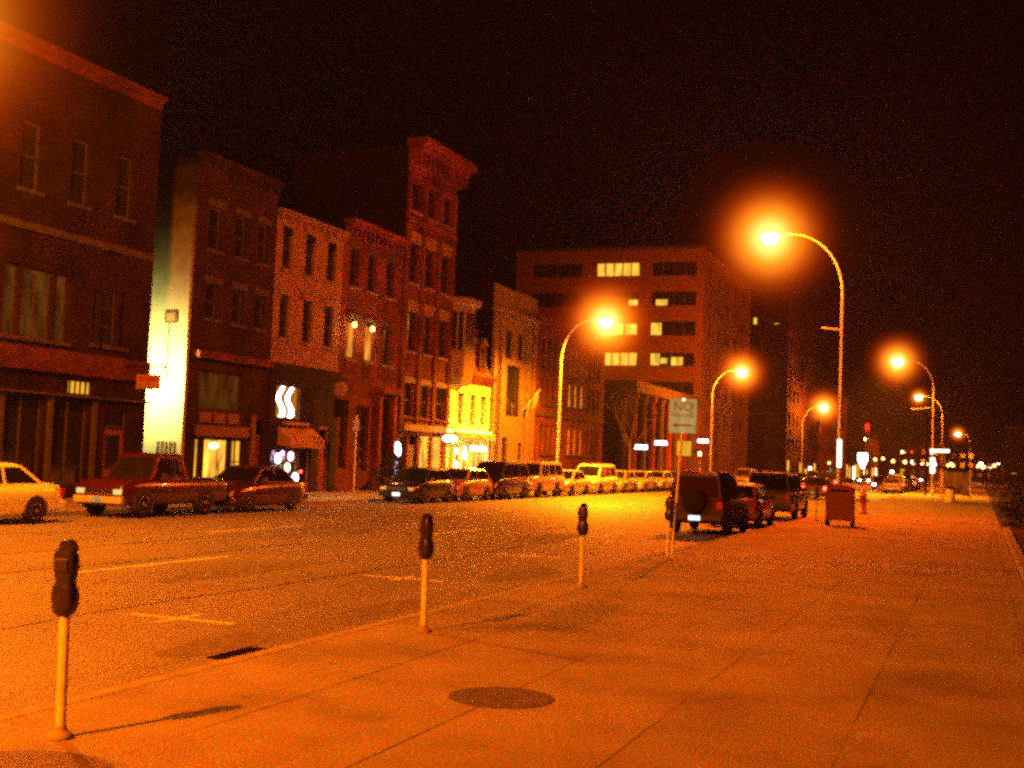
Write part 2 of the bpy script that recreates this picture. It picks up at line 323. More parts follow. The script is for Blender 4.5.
# old repairs and stains on the asphalt
rp = random.Random(11); mb = MB()
for (x, y, a, b) in ((-7.35, 10.9, .35, 1.0), (-7.3, 14.6, .3, 1.3), (-7.5, 20.3, .5, 1.6), (-10.6, 9.5, .5, 1.1), (-11.4, 17.5, .45, 2.4), (-15.4, 14.0, .6, 2.2), (-15.2, 27.0, .5, 3.0), (-10.4, 30.0, .6, 2.5)):
    n = 22; k0 = len(mb.v)
    mb.add([(x + a * math.cos(2 * PI * i / n) * rp.uniform(.75, 1.1), y + b * math.sin(2 * PI * i / n) * rp.uniform(.8, 1.1), .0022) for i in range(n)], [tuple(range(n))])
structure('road_stains', mb, M['stain'])
mb = MB()
for (x, y0_, y1_) in ((-9.9, 4, 34), (-16.2, 10, 60), (-13.5, 2, 26)):
    y = y0_; xx = x
    while y < y1_:
        x2 = xx + rp.uniform(-.05, .05); w_ = rp.uniform(.012, .03)
        mb.quad((xx - w_, y, .0035), (xx + w_, y, .0035), (x2 + w_, y + .4, .0035), (x2 - w_, y + .4, .0035)); xx = x2; y += .4
structure('tar_seams', mb, M['tar'])
# manhole cover and a larger dark disc in the sidewalk
def manhole(x, y, z, r, label):
    t = thing('manhole_cover_or_disc', label, 'manhole cover', (x, y, z))
    MB().lathe([(r * .93, 0), (r, 0), (r, .006), (r * .93, .006)], n=40, smooth=False).build('cover_frame', M['worn_iron'], t)
    mb = MB().lathe([(.01, 0), (r * .915, 0), (r * .915, .004), (.01, .004)], n=40, smooth=False)
    k = int(r / .06)
    for i in range(-k, k + 1):
        h = math.sqrt(max(0, (r * .85) ** 2 - (i * .058) ** 2))
        if h > .03: mb.box(i * .058 - .012, i * .058 + .012, -h, h, .0042, .0055)
    mb.build('lid', M['iron'], t)
manhole(-3.6, 9.37, .101, .43, 'round dark manhole cover in the middle of the near sidewalk')
manhole(-5.22, 5.65, .101, .62, 'large round dark disc at the foot of the nearest meter')  # larger dark disc by the meter, drawn with the cover's parts
t = thing('storm_drain', 'small dark drain grate in the gutter between the first two meters', 'drain', (-6.72, 10.5, .003))
MB().box(-.24, .24, -.38, -.33, 0, .01).box(-.24, .24, .33, .38, 0, .01).box(-.24, -.2, -.328, .328, 0, .01).box(.2, .24, -.328, .328, 0, .01).build('grate_frame', M['iron'], t)
mb = MB()
for i in range(9): mb.box(-.198, .198, -.3 + i * .072, -.265 + i * .072, 0, .008)
mb.build('grate', M['iron'], t)

# ---------------------------------------------------------------- parking meters
def meter(x, y, z, label, yaw=0.0, lean=0.0):
    t = thing('parking_meter', label, 'parking meter', (x, y, z), yaw, 'parking meters along the near kerb'); t.rotation_euler = (0, lean, yaw)
    MB().lathe([(.085, 0), (.09, .012), (.06, .04), (.042, .05), (.04, .08)], n=18).build('base_collar', M['kerb'], t)
    MB().lathe([(.034, .07), (.034, .80), (.03, .81)], n=16).build('pole', M['pale_pole'], t)
    def ring(w, d, h, n=16, p=.55):
        r = []
        for k in range(n):
            a = 2 * PI * k / n; cx, cy = math.cos(a), math.sin(a)
            r.append((w * math.copysign(abs(cx) ** p, cx), d * math.copysign(abs(cy) ** p, cy), h))
        return r
    mb = MB()
    mb.loft([ring(.035, .035, .79), ring(.06, .05, .81), ring(.078, .062, .85), ring(.085, .068, .90), ring(.082, .066, .96), ring(.07, .058, 1.0)], smooth=True)
    mb.build('coin_vault', M['meter_black'], t)
    mb = MB()
    mb.loft([ring(.066, .05, 1.0), ring(.062, .048, 1.03), ring(.07, .052, 1.06), ring(.08, .056, 1.12), ring(.08, .056, 1.19), ring(.066, .05, 1.225)], smooth=True)
    hs = mb.build('housing', M['meter_black'], t)
    # glazed dome: half disc
    mb = MB()
    prof = [(.056 * math.cos(a), .07 * math.sin(a)) for a in [PI * i / 12 for i in range(13)]]
    mb.loft([[(px + .012, -.036, 1.222 + pz) for px, pz in prof], [(px * 1.04 + .012, -.03, 1.222 + pz * 1.04) for px, pz in prof], [(px * 1.04 + .012, .03, 1.222 + pz * 1.04) for px, pz in prof], [(px + .012, .036, 1.222 + pz) for px, pz in prof]])
    mb.build('dome', M['meter_black'], t)
    mb = MB(); mb.loft([[(px * .78 + .012, -.0385, 1.23 + pz * .75) for px, pz in prof], [(px * .78 + .012, -.0365, 1.23 + pz * .75) for px, pz in prof]])
    mb.build('display_window', M['car_glass'], t)
    MB().lathe([(.014, 0), (.02, .012), (.017, .03), (.006, .036)], (-.058, 0, 1.205), n=12).build('coin_knob', M['meter_grey'], t)
    MB().box(-.045, .045, -.066, -.058, 1.09, 1.17, 0, .003).build('coin_plate', M['meter_grey'], t)
    MB().lathe([(.016, 0), (.016, .008)], (.0, -.076, .91), 'y', 12).build('lock', M['meter_grey'], t)
for (x, y, l, yw, ln) in ((-5.61, 6.56, 'closest parking meter, its pale pole tallest in view', .15, -.025), (-5.68, 12.32, 'parking meter second from the camera, out over the wide road', -.5, -.022),
                 (-5.66, 17.95, 'third parking meter from the camera, midway to the parked jeep', .1, -.01), (-5.86, 24.3, 'meter beside the leaning signpost, just before the parked jeep', .0, .0),
                 (-5.75, 47.3, 'distant parking meter left of the mailbox', .1, 0)):
    meter(x, y, .1, l, yw, ln)

# leaning signpost with the parking sign
sx, sy = -5.88, 24.75
t = thing('signpost', 'leaning signpost with a pale NO PARKING sign and left arrow', 'sign', (sx, sy, .1))
def sp(z): return (z * .052, 0, z)
MB().tube([sp(0), sp(1.4), sp(3.25)], .026, 8).build('post', M['pale_pole'], t)
cx, cz = .052 * 2.9, 2.93
sb = MB().box(cx - .285, cx + .285, -.034, -.028, cz - .35, cz + .35, 0, .0025).build('sign_panel', M['sign_face'], t)
text_mesh('lettering', 'NO', .26, M['sign_ink'], sb, frame_matrix((cx, -.036, cz + .19), **TOW_CAM), .002)
text_mesh('lettering', 'PARKING', .115, M['sign_ink'], sb, frame_matrix((cx, -.036, cz + .01), **TOW_CAM), .002)
mb = MB(); z0 = cz - .19
mb.box(cx - .12, cx + .2, -.0375, -.0345, z0 - .018, z0 + .018)
mb.add([(cx - .22, -.036, z0), (cx - .12, -.036, z0 + .05), (cx - .12, -.036, z0 - .05)], [(0, 1, 2)])
mb.build('arrow', M['sign_ink'], sb)
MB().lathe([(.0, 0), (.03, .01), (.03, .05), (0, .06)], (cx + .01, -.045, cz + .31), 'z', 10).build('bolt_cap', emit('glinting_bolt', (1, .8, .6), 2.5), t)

# ---------------------------------------------------------------- street lamps
def bulb_light(loc, power, col=SOD, r=.18, parent=None, name='lamp_light'):
    l = bpy.data.lights.new(name, 'POINT'); l.energy = power; l.color = col; l.shadow_soft_size = r
    o = bpy.data.objects.new(name, l); C.objects.link(o); o.location = loc
    if parent is not None: o.parent = parent
    return o
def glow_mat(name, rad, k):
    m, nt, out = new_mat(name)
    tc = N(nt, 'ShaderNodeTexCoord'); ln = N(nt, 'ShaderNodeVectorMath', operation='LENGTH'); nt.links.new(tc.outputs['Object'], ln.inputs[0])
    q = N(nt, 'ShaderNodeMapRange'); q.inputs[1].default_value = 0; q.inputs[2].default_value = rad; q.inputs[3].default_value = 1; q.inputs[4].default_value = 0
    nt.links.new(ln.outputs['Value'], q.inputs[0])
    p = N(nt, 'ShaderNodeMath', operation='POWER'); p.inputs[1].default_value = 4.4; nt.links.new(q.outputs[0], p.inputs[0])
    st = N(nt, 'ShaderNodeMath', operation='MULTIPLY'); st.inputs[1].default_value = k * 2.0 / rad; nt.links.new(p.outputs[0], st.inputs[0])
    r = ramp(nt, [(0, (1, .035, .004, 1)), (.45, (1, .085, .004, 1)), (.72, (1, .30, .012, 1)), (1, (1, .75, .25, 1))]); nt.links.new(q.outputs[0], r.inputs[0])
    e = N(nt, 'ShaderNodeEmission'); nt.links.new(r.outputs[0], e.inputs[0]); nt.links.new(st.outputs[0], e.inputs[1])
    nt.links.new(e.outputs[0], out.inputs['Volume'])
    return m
def glow(parent, c, rad, k, name='lamp_glow'):  # emissive sphere standing in for lens glare around the lamp head
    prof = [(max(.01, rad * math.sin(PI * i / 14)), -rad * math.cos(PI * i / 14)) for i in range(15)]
    o = MB().lathe(prof, n=24).build(name, glow_mat('glare_halo', rad, k), parent); o.location = c
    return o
def street_lamp(x, y, z, side, H, arm, label, power, lens='lens', light=True, extras=None, bend=2.6, gl=None, col=SOD, ls=1.0, tilt=None):
    """side=-1: arm reaches towards -x"""
    t = thing('street_lamp', label, 'street lamp', (x, y, z), 0, 'curved arm street lamps along the street')
    MB().lathe([(.2, 0), (.2, .05), (.15, .12), (.125, .5), (.11, .52)], n=14).build('base', M['steel'], t)
    pts = [(0, 0, .3), (0, 0, 4), (0, 0, H - bend)]; rad = [.105, .09, .072]
    for i in range(1, 13):
        a = PI / 2 * i / 12
        pts.append((side * arm * .72 * (1 - math.cos(a)), 0, H - bend + bend * math.sin(a))); rad.append(.07 - .0022 * i)
    pts.append((side * arm * .9, 0, H + .02)); rad.append(.04)
    MB().tube(pts, rad, 10).build('pole', M['steel'], t)
    hx = side * arm
    mb = MB()
    rings = []
    for u, w, hh in ((-.42, .05, .04), (-.3, .11, .08), (-.1, .17, .12), (.15, .19, .13), (.34, .13, .09), (.42, .04, .03)):
        rings.append([(hx + side * u, w * math.cos(2 * PI * k / 12), H - .02 + max(-.02, hh * math.sin(2 * PI * k / 12))) for k in range(12)])
    mb.loft(rings, smooth=True); hd = mb.build('lamp_head', M['steel'], t)
    mb = MB(); rings = []
    for i in range(7):
        a = PI / 2 * i / 6
        rings.append([(hx + side * .06 + .25 * ls * math.cos(a) * math.cos(2 * PI * k / 16), .23 * ls * math.cos(a) * math.sin(2 * PI * k / 16), H - .045 - .27 * ls * math.sin(a)) for k in range(16)])
    rings[-1] = [(hx + side * .06 + .01 * math.cos(2 * PI * k / 16), .01 * math.sin(2 * PI * k / 16), H - .045 - .271 * ls) for k in range(16)]
    mb.loft(rings, smooth=True); mb.build('lens', M[lens], hd)
    if light:
        bl = bulb_light((hx + side * .06, 0, H - .75), power, col, parent=t)
        if tilt: bl.data.type = 'SPOT'; bl.data.spot_size = math.radians(tilt[2] if len(tilt) > 2 else 168); bl.data.spot_blend = tilt[3] if len(tilt) > 3 else 1; bl.rotation_euler = (math.radians(tilt[0]), math.radians(tilt[1]), 0)
    if extras: extras(t)
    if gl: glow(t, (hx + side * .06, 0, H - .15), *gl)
    return t
def ex_R1(t):
    MB().tube([(-.10, 0, 7.8), (-.85, 0, 7.9)], .03, 8).build('side_arm', M['pale_pole'], t)
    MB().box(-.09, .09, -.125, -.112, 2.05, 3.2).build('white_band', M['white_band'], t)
def ex_R2(t):
    MB().tube([(-.1, 0, 7.7), (-1.9, 0, 7.5)], .05, 8).build('side_arm', M['rust_sign'], t)
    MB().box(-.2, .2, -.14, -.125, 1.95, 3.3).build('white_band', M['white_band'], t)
P0 = 30000
street_lamp(-5.9, -4.5, .1, -1, 12, 3.1, 'near street lamp standing behind the camera on the right pavement', P0 * 2.35, tilt=(26, 40))
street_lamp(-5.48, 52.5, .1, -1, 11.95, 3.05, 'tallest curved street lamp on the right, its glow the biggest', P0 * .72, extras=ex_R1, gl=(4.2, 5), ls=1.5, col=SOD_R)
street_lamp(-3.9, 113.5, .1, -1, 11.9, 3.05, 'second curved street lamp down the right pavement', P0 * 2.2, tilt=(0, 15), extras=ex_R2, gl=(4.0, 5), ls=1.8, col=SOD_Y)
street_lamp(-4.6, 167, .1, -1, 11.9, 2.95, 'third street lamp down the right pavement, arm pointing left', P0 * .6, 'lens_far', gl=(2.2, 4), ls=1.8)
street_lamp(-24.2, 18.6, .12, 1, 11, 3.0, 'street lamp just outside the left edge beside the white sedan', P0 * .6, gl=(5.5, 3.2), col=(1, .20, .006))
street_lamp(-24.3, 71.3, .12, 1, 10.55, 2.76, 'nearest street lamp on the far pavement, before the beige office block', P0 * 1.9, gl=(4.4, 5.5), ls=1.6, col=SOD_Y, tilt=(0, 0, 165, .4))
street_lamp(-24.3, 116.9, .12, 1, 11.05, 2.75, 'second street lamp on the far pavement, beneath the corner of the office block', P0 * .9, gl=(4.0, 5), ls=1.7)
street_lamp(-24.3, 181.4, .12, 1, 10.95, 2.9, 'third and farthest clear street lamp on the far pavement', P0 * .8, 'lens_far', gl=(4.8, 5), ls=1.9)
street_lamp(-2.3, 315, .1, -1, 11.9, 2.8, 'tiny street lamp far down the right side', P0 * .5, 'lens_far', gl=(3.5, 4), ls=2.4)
street_lamp(-24.3, 250, .12, 1, 8.3, 2.9, 'dim street lamp far down the left side, past the traffic signals', P0 * .5, 'lens_far', True)

# ---------------------------------------------------------------- buildings
def facade(mb, O, U, Nn, W, z0, z1, holes, depth=.22, mi=0):
    O = Vector(O); U = Vector(U); Nn = Vector(Nn)
    us = sorted(set([0, W] + [h[0] for h in holes] + [h[1] for h in holes])); vs = sorted(set([z0, z1] + [h[2] for h in holes] + [h[3] for h in holes]))
    P = lambda u, v, d=0: tuple(O + U * u + Vector((0, 0, v)) - Nn * d)
    for i in range(len(us) - 1):
        for j in range(len(vs) - 1):
            uc, vc = (us[i] + us[i + 1]) / 2, (vs[j] + vs[j + 1]) / 2
            if any(h[0] < uc < h[1] and h[2] < vc < h[3] for h in holes): continue
            mb.quad(P(us[i], vs[j]), P(us[i + 1], vs[j]), P(us[i + 1], vs[j + 1]), P(us[i], vs[j + 1]), mi)
    for a, b, c, d in [h[:4] for h in holes]:
        mb.quad(P(a, c), P(a, c, depth), P(a, d, depth), P(a, d), mi); mb.quad(P(b, c), P(b, d), P(b, d, depth), P(b, c, depth), mi)
        mb.quad(P(a, c), P(b, c), P(b, c, depth), P(a, c, depth), mi); mb.quad(P(a, d), P(a, d, depth), P(b, d, depth), P(b, d), mi)
class Face:
    def __init__(s, O, U, Nn): s.O = Vector(O); s.U = Vector(U); s.N = Vector(Nn)
    def box(s, mb, u0, u1, v0, v1, d0, d1, mi=0, bev=0):      # d: outwards
        a = s.O + s.U * u0 + s.N * d0; b = s.O + s.U * u1 + s.N * d1
        return mb.box(min(a.x, b.x), max(a.x, b.x), min(a.y, b.y), max(a.y, b.y), v0, v1, mi, bev)
def window(root, F, u0, u1, v0, v1, frame, pane, cols=2, rows=2, depth=.22, sill=None, lintel=None, off=(0, 0, 0), name='window', bar=.05, curtain=None, lh=.3):
    mb = MB(); b = .07; e = .004
    d0, d1 = -depth + .03, -depth + .09
    F.box(mb, u0 + e, u1 - e, v0 + e, v0 + b, d0, d1); F.box(mb, u0 + e, u1 - e, v1 - b, v1 - e, d0, d1)
    F.box(mb, u0 + e, u0 + b, v0 + b, v1 - b, d0, d1); F.box(mb, u1 - b, u1 - e, v0 + b, v1 - b, d0, d1)
    for i in range(1, cols):
        u = u0 + (u1 - u0) * i / cols; F.box(mb, u - bar / 2, u + bar / 2, v0 + b, v1 - b, d0 + .002, d1 - .01)
    for i in range(1, rows):
        v = v0 + (v1 - v0) * i / rows; F.box(mb, u0 + b, u1 - b, v - bar / 2, v + bar / 2, d0 + .004, d1 - .006)
    w = mb.build(name, frame, root, off)
    mb = MB(); F.box(mb, u0 + e, u1 - e, v0 + e, v1 - e, d0 - .03, d0 - .008); mb.build('pane', pane, w, off)
    if sill: mb = MB(); F.box(mb, u0 - .12, u1 + .12, v0 - .14, v0 - .002, .003, .12, 0, .01); mb.build('sill', sill, w, off)
    if lintel: mb = MB(); F.box(mb, u0 - .14, u1 + .14, v1 + .002, v1 + lh, .003, .09, 0, .01); mb.build('lintel', lintel, w, off)
    if curtain:
        mb = MB(); F.box(mb, u0 + b, u1 - b, v0 + (v1 - v0) * .52, v1 - b, d0 - .006, d0 - .003); mb.build('blind', curtain, w, off)
    return w
def strip(root, F, name, m, u0, u1, v0, v1, d0, d1, off, bev=.015):
    mb = MB(); F.box(mb, u0, u1, v0, v1, d0, d1, 0, bev); return mb.build(name, m, root, off)
def cornice(root, F, u0, u1, z, m, off, proj=.6, h=.7, brackets=12, name='cornice'):
    mb = MB()
    F.box(mb, u0, u1, z - h * .28, z, -.1, proj, 0, .02); F.box(mb, u0 + .06, u1 - .06, z - h * .5, z - h * .29, .003, proj * .72, 0, .02); F.box(mb, u0 + .1, u1 - .1, z - h, z - h * .51, .003, proj * .2, 0, .01)
    for i in range(brackets):
        u = u0 + .25 + (u1 - u0 - .5) * i / max(1, brackets - 1)
        F.box(mb, u - .07, u + .07, z - h * .95, z - h * .51, proj * .2 + .002, proj * .62, 0, .01)
    return mb.build(name, m, root, off)
def shell(root, x0, x1, y0, y1, h, side, roofm, off, front=None, parapet=.4, skip='x1'):
    """walls of a block except the given front faces, plus a flat roof behind a parapet"""
    mb = MB()
    if 'x1' not in skip: mb.quad((x1, y0, 0), (x1, y1, 0), (x1, y1, h), (x1, y0, h))
    if 'y0' not in skip: mb.quad((x0, y0, 0), (x1, y0, 0), (x1, y0, h), (x0, y0, h))
    mb.quad((x1, y1, 0), (x0, y1, 0), (x0, y1, h), (x1, y1, h)); mb.quad((x0, y1, 0), (x0, y0, 0), (x0, y0, h), (x0, y1, h))
    mb.build('side_walls', side, root, off)
    MB().box(x0 + .02, x1 - .3, y0 + .02, y1 - .02, h - parapet - .1, h - parapet).build('roof', roofm, root, off)
def street_building(label, y0, y1, h, depth, wall, side, holes, cat='building', name='brick_building', zbase=.1):
    root = thing(name, label, cat, (FX, (y0 + y1) / 2, 0)); off = tuple(root.location)
    F = Face((FX, y0, 0), (0, 1, 0), (1, 0, 0))
    mb = MB(); facade(mb, F.O, F.U, F.N, y1 - y0, 0, h, holes); mb.build('front_wall', wall, root, off)
    # front parapet back so the wall has thickness
    mb = MB(); mb.box(FX - .3, FX - .004, y0 + .02, y1 - .02, h - .8, h - .004); mb.build('parapet', side, root, off)
    shell(root, FX - depth, FX, y0, y1, h, side, M['roof'], off)
    return root, F, off

# --- 1: big dark brick block at left
y0 = 12.0; Wd = 36.8 - y0
def U(y): return y - y0
H1 = []
for k in range(4):
    yc = 32.25 - 0 - k * 5.4 - (1.2)      # bay centres going towards the camera
    for (a, b) in ((-1.45, -.85), (-.68, .68), (.85, 1.45)):
        H1.append((U(yc + a), U(yc + b), 5.3, 7.55, 'g'))
H1 += [(U(33.7), U(34.0), 5.4, 7.25, 'g'), (U(34.1), U(35.0), 5.4, 7.35, 'g'), (U(35.15), U(35.45), 5.4, 7.35, 'g')]
for k in range(10):
    yc = 35 - k * 2.3
    H1.append((U(yc - .45), U(yc + .45), 10.0, 12.2, 'u'))
SF = []
for k in range(10):
    yb = 33.9 - k * 2.15
    if yb - 1.0 < y0 + .3: break
    SF.append((U(yb - 1.9), U(yb - .1), .55, 3.45, 's'))
SF.append((U(34.6), U(35.9), .12, 3.2, 'd'))
TR = [(U(32.7), U(34.0), 3.58, 4.12, 't')]
root, F, off = street_building('huge dark brick building filling the left edge beside the pale alley wall', y0, 36.8, 14.7, 14, M['brick_dark'], M['brick_side'], H1 + SF + TR, name='brick_building')
for h in H1:
    w = h[1] - h[0]
    lit = h[4] == 'g' and abs(h[0] - U(29.6)) < 30
    window(root, F, *h[:4], M['trim_dark'], M['lit_dim'] if h[4] == 'g' and random.random() < .75 else M['glass'], 2 if w > 1 else 1, 3 if h[4] == 'g' else 2, off=off, sill=M['stone_dark'], lintel=M['brick_dark'] if h[4] == 'u' else None)
for h in SF:
    if h[4] == 'd':
        d = MB(); F.box(d, h[0] + .05, h[1] - .05, .12, 2.5, -.2, -.13, 0, .01); dd = d.build('door', M['wood_sign'], root, off)
        d = MB(); F.box(d, h[0] + .3, h[1] - .3, 1.1, 2.3, -.128, -.12); d.build('door_pane', M['glass'], dd, off)
        window(root, F, h[0], h[1], 2.55, 3.2, M['trim_dark'], M['glass'], 1, 1, off=off, name='transom')
    else: window(root, F, *h[:4], M['trim_light'] if False else M['trim_dark'], M['glass'], 2, 1, off=off, name='shop_window', bar=.07)
window(root, F, *TR[0][:4], M['trim_dark'], M['lit_warm'], 5, 1, off=off, name='transom')
for k in range(11):
    yb = 34.0 - k * 2.15
    if yb < y0 + .3: break
    strip(root, F, 'pilaster', M['stone_dark'], U(yb - .1), U(yb + .1), .12, 3.5, .003, .14, off)
strip(root, F, 'storefront_ledge', M['brick_red'], .1, Wd - .1, 4.25, 5.0, .003, .22, off)
strip(root, F, 'sign_band', M['trim_dark'], .12, Wd - .12, 3.5, 3.57, .003, .3, off)
strip(root, F, 'string_course', M['stone_dark'], .1, Wd - .1, 8.7, 8.95, .003, .12, off)
cornice(root, F, 0, Wd + .05, 14.85, M['brick_red'], off, .22, .5, 2)

# hanging sign on its corner
t = thing('hanging_sign', 'small orange two line board hanging from a bracket before the pale wall', 'sign', (FX, 35.3, 0)); o_ = (FX, 35.3, 0)
MB().box(-27.72, -26.77, 35.2, 35.32, 3.95, 4.45, 0, .01).build('board', M['rust_sign'], t, o_)
MB().tube([(FX + .005, 35.26, 4.75), (-26.5, 35.26, 4.75)], .025, 8).tube([(-27.5, 35.26, 4.74), (-27.5, 35.26, 4.44)], .012, 6).tube([(-27.0, 35.26, 4.74), (-27.0, 35.26, 4.44)], .012, 6).tube([(-26.55, 35.26, 4.72), (-26.8, 35.26, 4.3)], .02, 6).build('bracket', M['iron'], t, o_)
MB().box(-27.62, -26.87, 35.188, 35.198, 4.25, 4.37).build('red_line', M['red_sign'], t, o_)

# --- 2: dark brown building with the pale alley side wall
y0 = 39.25; Wd = 5.7
rows = [(9.8, 11.5), (7.05, 8.45)]
H2 = [(a, b, c, d, 'u') for c, d in rows for a, b in ((.85, 1.75), (2.75, 3.55), (4.35, 5.15))]
bay = [(.75, 3.75, 3.5, 5.0, 'b')]; shop = [(.7, 1.15, .5, 2.35, 'l'), (1.3, 3.1, .5, 2.35, 'w'), (3.2, 4.1, .5, 2.35, 'l')]; dr = [(4.7, 5.5, .12, 3.2, 'd')]
root, F, off = street_building('narrow dark brown building whose whitewashed side wall glows in the alley', y0, y0 + Wd, 13.3, 13, M['brick_brown'], M['brick_side'], H2 + bay + shop + dr)
for h in H2: window(root, F, *h[:4], M['trim_dark'], M['glass'], 1, 2, off=off, sill=M['stone_dark'], lintel=M['stone_dark'])
window(root, F, *bay[0][:4], M['trim_dark'], M['lit_dim'], 4, 2, off=off, name='picture_window')
for k in range(3):
    strip(root, F, 'panel', M['wood_sign'], .85 + k * .95, 1.65 + k * .95, 2.95, 3.38, .003, .06, off)
window(root, F, *shop[0][:4], M['trim_dark'], M['lit_warm'], 1, 1, off=off, name='shop_window')
window(root, F, *shop[1][:4], M['trim_dark'], M['lit_shop'], 1, 1, off=off, name='shop_window')
window(root, F, *shop[2][:4], M['trim_dark'], M['lit_warm'], 2, 2, off=off, name='shop_window')
MB().lathe([(.02, -.12), (.14, -.08), (.18, 0), (.14, .1), (.02, .13)], (FX + .05, 41.1, 2.05), n=14).build('shop_lamp', M['lit_white'], root, off)
d = MB(); F.box(d, 4.75, 5.45, .12, 2.6, -.2, -.14, 0, .01); d.build('door', M['wood_sign'], root, off)
strip(root, F, 'door_post', M['wood_sign'], 4.45, 4.68, .12, 3.4, .003, .15, off)
strip(root, F, 'shop_cornice', M['brick_red'], .2, Wd - .1, 5.45, 5.75, .003, .35, off)
strip(root, F, 'sign_band', M['wood_sign'], .5, 4.2, 2.42, 2.85, .003, .16, off)
cornice(root, F, -.02, Wd - .02, 13.45, M['brick_brown'], off, .4, .5, 9)
Fs = Face((FX - .01, 38.8, 0), (-1, 0, 0), (0, -1, 0))
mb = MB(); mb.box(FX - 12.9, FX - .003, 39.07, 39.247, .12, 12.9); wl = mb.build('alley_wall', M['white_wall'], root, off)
def ybox(m, x0, x1, z0, z1, y0_, y1_, name, parent): return MB().box(x0, x1, y0_, y1_, z0, z1).build(name, m, parent, off)
ybox(M['trim_dark'], -29.55, -28.95, 6.72, 7.2, 39.020, 39.067, 'vent', wl); ybox(M['stone'], -29.45, -29.05, 6.8, 7.12, 39.000, 39.018, 'vent_grille', wl)
for k in range(5): ybox(M['trim_dark'], -29.62 + k * .19, -29.5 + k * .19, 1.62, 2.15, 39.030, 39.068, 'grille_bar', wl)
MB().tube([(-29.35, 39.03, 4.6), (-29.35, 39.03, 6.7)], .02, 6).build('conduit', M['stone'], wl, off)
# wall lamp in the alley, on the neighbour's side
t = thing('wall_lamp', 'floodlight fixed in the alley that lights the pale wall', 'lamp', (-30.6, 36.81, 3.6))
MB().box(-.18, .18, 0, .12, -.12, .14, 0, .02).build('housing', M['iron'], t)
MB().box(-.14, .14, .122, .15, -.09, .10).build('lens', emit('flood_lens', (1, .85, .3), 12), t)
fl = bpy.data.lights.new('flood_light', 'SPOT'); fl.energy = 6500; fl.color = (1, .80, .22); fl.shadow_soft_size = .15; fl.spot_size = math.radians(150); fl.spot_blend = 1
flo = bpy.data.objects.new('flood_light', fl); C.objects.link(flo); flo.parent = t; flo.location = (.9, .12, .9); flo.rotation_euler = (math.radians(93), 0, 0)

# --- 3: beige three storey with black shop front
y0 = 45.0; Wd = 5.95
rows = [(9.9, 11.75), (6.85, 8.75)]
H3 = [(a, b, c, d, 'u') for c, d in rows for a, b in ((.55, 1.35), (2.5, 3.3), (4.45, 5.25))]
sh = [(.3, 3.6, .5, 2.05, 's'), (4.3, 5.3, .12, 3.0, 'd'), (.5, 2.6, 3.35, 4.85, 'n')]
root, F, off = street_building('beige three storey building over a black shop front with wavy neon', y0, y0 + Wd, 12.25, 12, M['beige'], M['brick_side'], H3 + sh)
for h in H3: window(root, F, *h[:4], M['trim_dark'], M['glass'], 1, 2, off=off, sill=M['beige'], lintel=M['beige'])
cornice(root, F, 0, Wd - .02, 12.42, M['beige'], off, .35, .45, 9)
mb = MB(); F.box(mb, .02, .28, .12, 5.75, .003, .1); F.box(mb, 3.62, 4.28, .12, 3.2, .003, .1); F.box(mb, 5.32, Wd - .03, .12, 3.2, .003, .1)
F.box(mb, .29, Wd - .03, 4.87, 5.75, .003, .12); F.box(mb, 2.62, Wd - .03, 3.22, 4.86, .003, .1); F.box(mb, .29, 3.6, 2.08, 3.33, .003, .1); F.box(mb, .29, .48, 3.35, 4.86, .003, .1)
mb.build('black_shopfront', M['black_paint'], root, off)
nw = window(root, F, *sh[2][:4], M['trim_dark'], M['glass'], 1, 1, off=off, name='neon_window')
mb = MB(); F.box(mb, .58, 2.5, 3.42, 4.78, -.12, -.10); mb.build('amber_panel', M['amber_panel'], nw, off)
for s in (0, 1):
    mb = MB()
    L_, R_ = [], []
    for i in range(21):
        q = i / 20; z = 3.44 + 1.32 * q; u = 1.14 + s * .74 + .2 * math.cos(2 * PI * (q - .17) / .92)
        wd_ = .13 + .08 * (1 - q)
        L_.append((FX - .09, y0 + u - wd_, z)); R_.append((FX - .09, y0 + u + wd_, z))
    for i in range(20): mb.quad(L_[i], R_[i], R_[i + 1], L_[i + 1])
    mb.build('wavy_neon', M['neon_white'], nw, off)
window(root, F, *sh[0][:4], M['black_paint'], M['glass'], 3, 1, off=off, name='shop_window')
d = MB(); F.box(d, 4.35, 5.25, .12, 2.4, -.2, -.14, 0, .01); d.build('door', M['rust_sign'], root, off)
strip(root, F, 'sign_ledge', M['rust_sign'], 1.0, 3.0, 3.08, 3.24, .125, .34, off)
for (u, z, m, r) in ((.95, 1.62, 'neon_blue', .22), (2.0, 1.72, 'neon_pink', .2), (1.75, 1.22, 'lit_white', .2), (2.45, .75, 'neon_blue', .24), (2.9, 1.05, 'tail_on', .06), (1.3, 1.85, 'neon_pink', .1)):
    mb = MB(); mb.lathe([(r * .55, -.03), (r, -.02), (r, .02), (r * .55, .03)], (FX + .03, y0 + u, z), 'x', 16); mb.build('neon_sign', M[m], root, off)
t = thing('awning', 'faded orange cloth awning below the wavy neon window', 'awning', (FX, 47.2, 2.1)); o_ = (FX, 47.2, 2.1)
mb = MB(); F.box(mb, 0, 1, 0, 1, 0, 0.001) if False else None
ya, yb = 45.7, 48.7
mb.add([(FX + .11, ya, 3.0), (FX + .11, yb, 3.0), (FX + .75, yb, 2.45), (FX + .75, ya, 2.45), (FX + .75, yb, 2.1), (FX + .75, ya, 2.1), (FX + .11, ya, 2.2), (FX + .11, yb, 2.2)], [(0, 1, 2, 3), (3, 2, 4, 5), (0, 3, 5, 6), (1, 7, 4, 2), (6, 5, 4, 7)])
aw = mb.build('cloth', M['rust_sign'], t, o_)
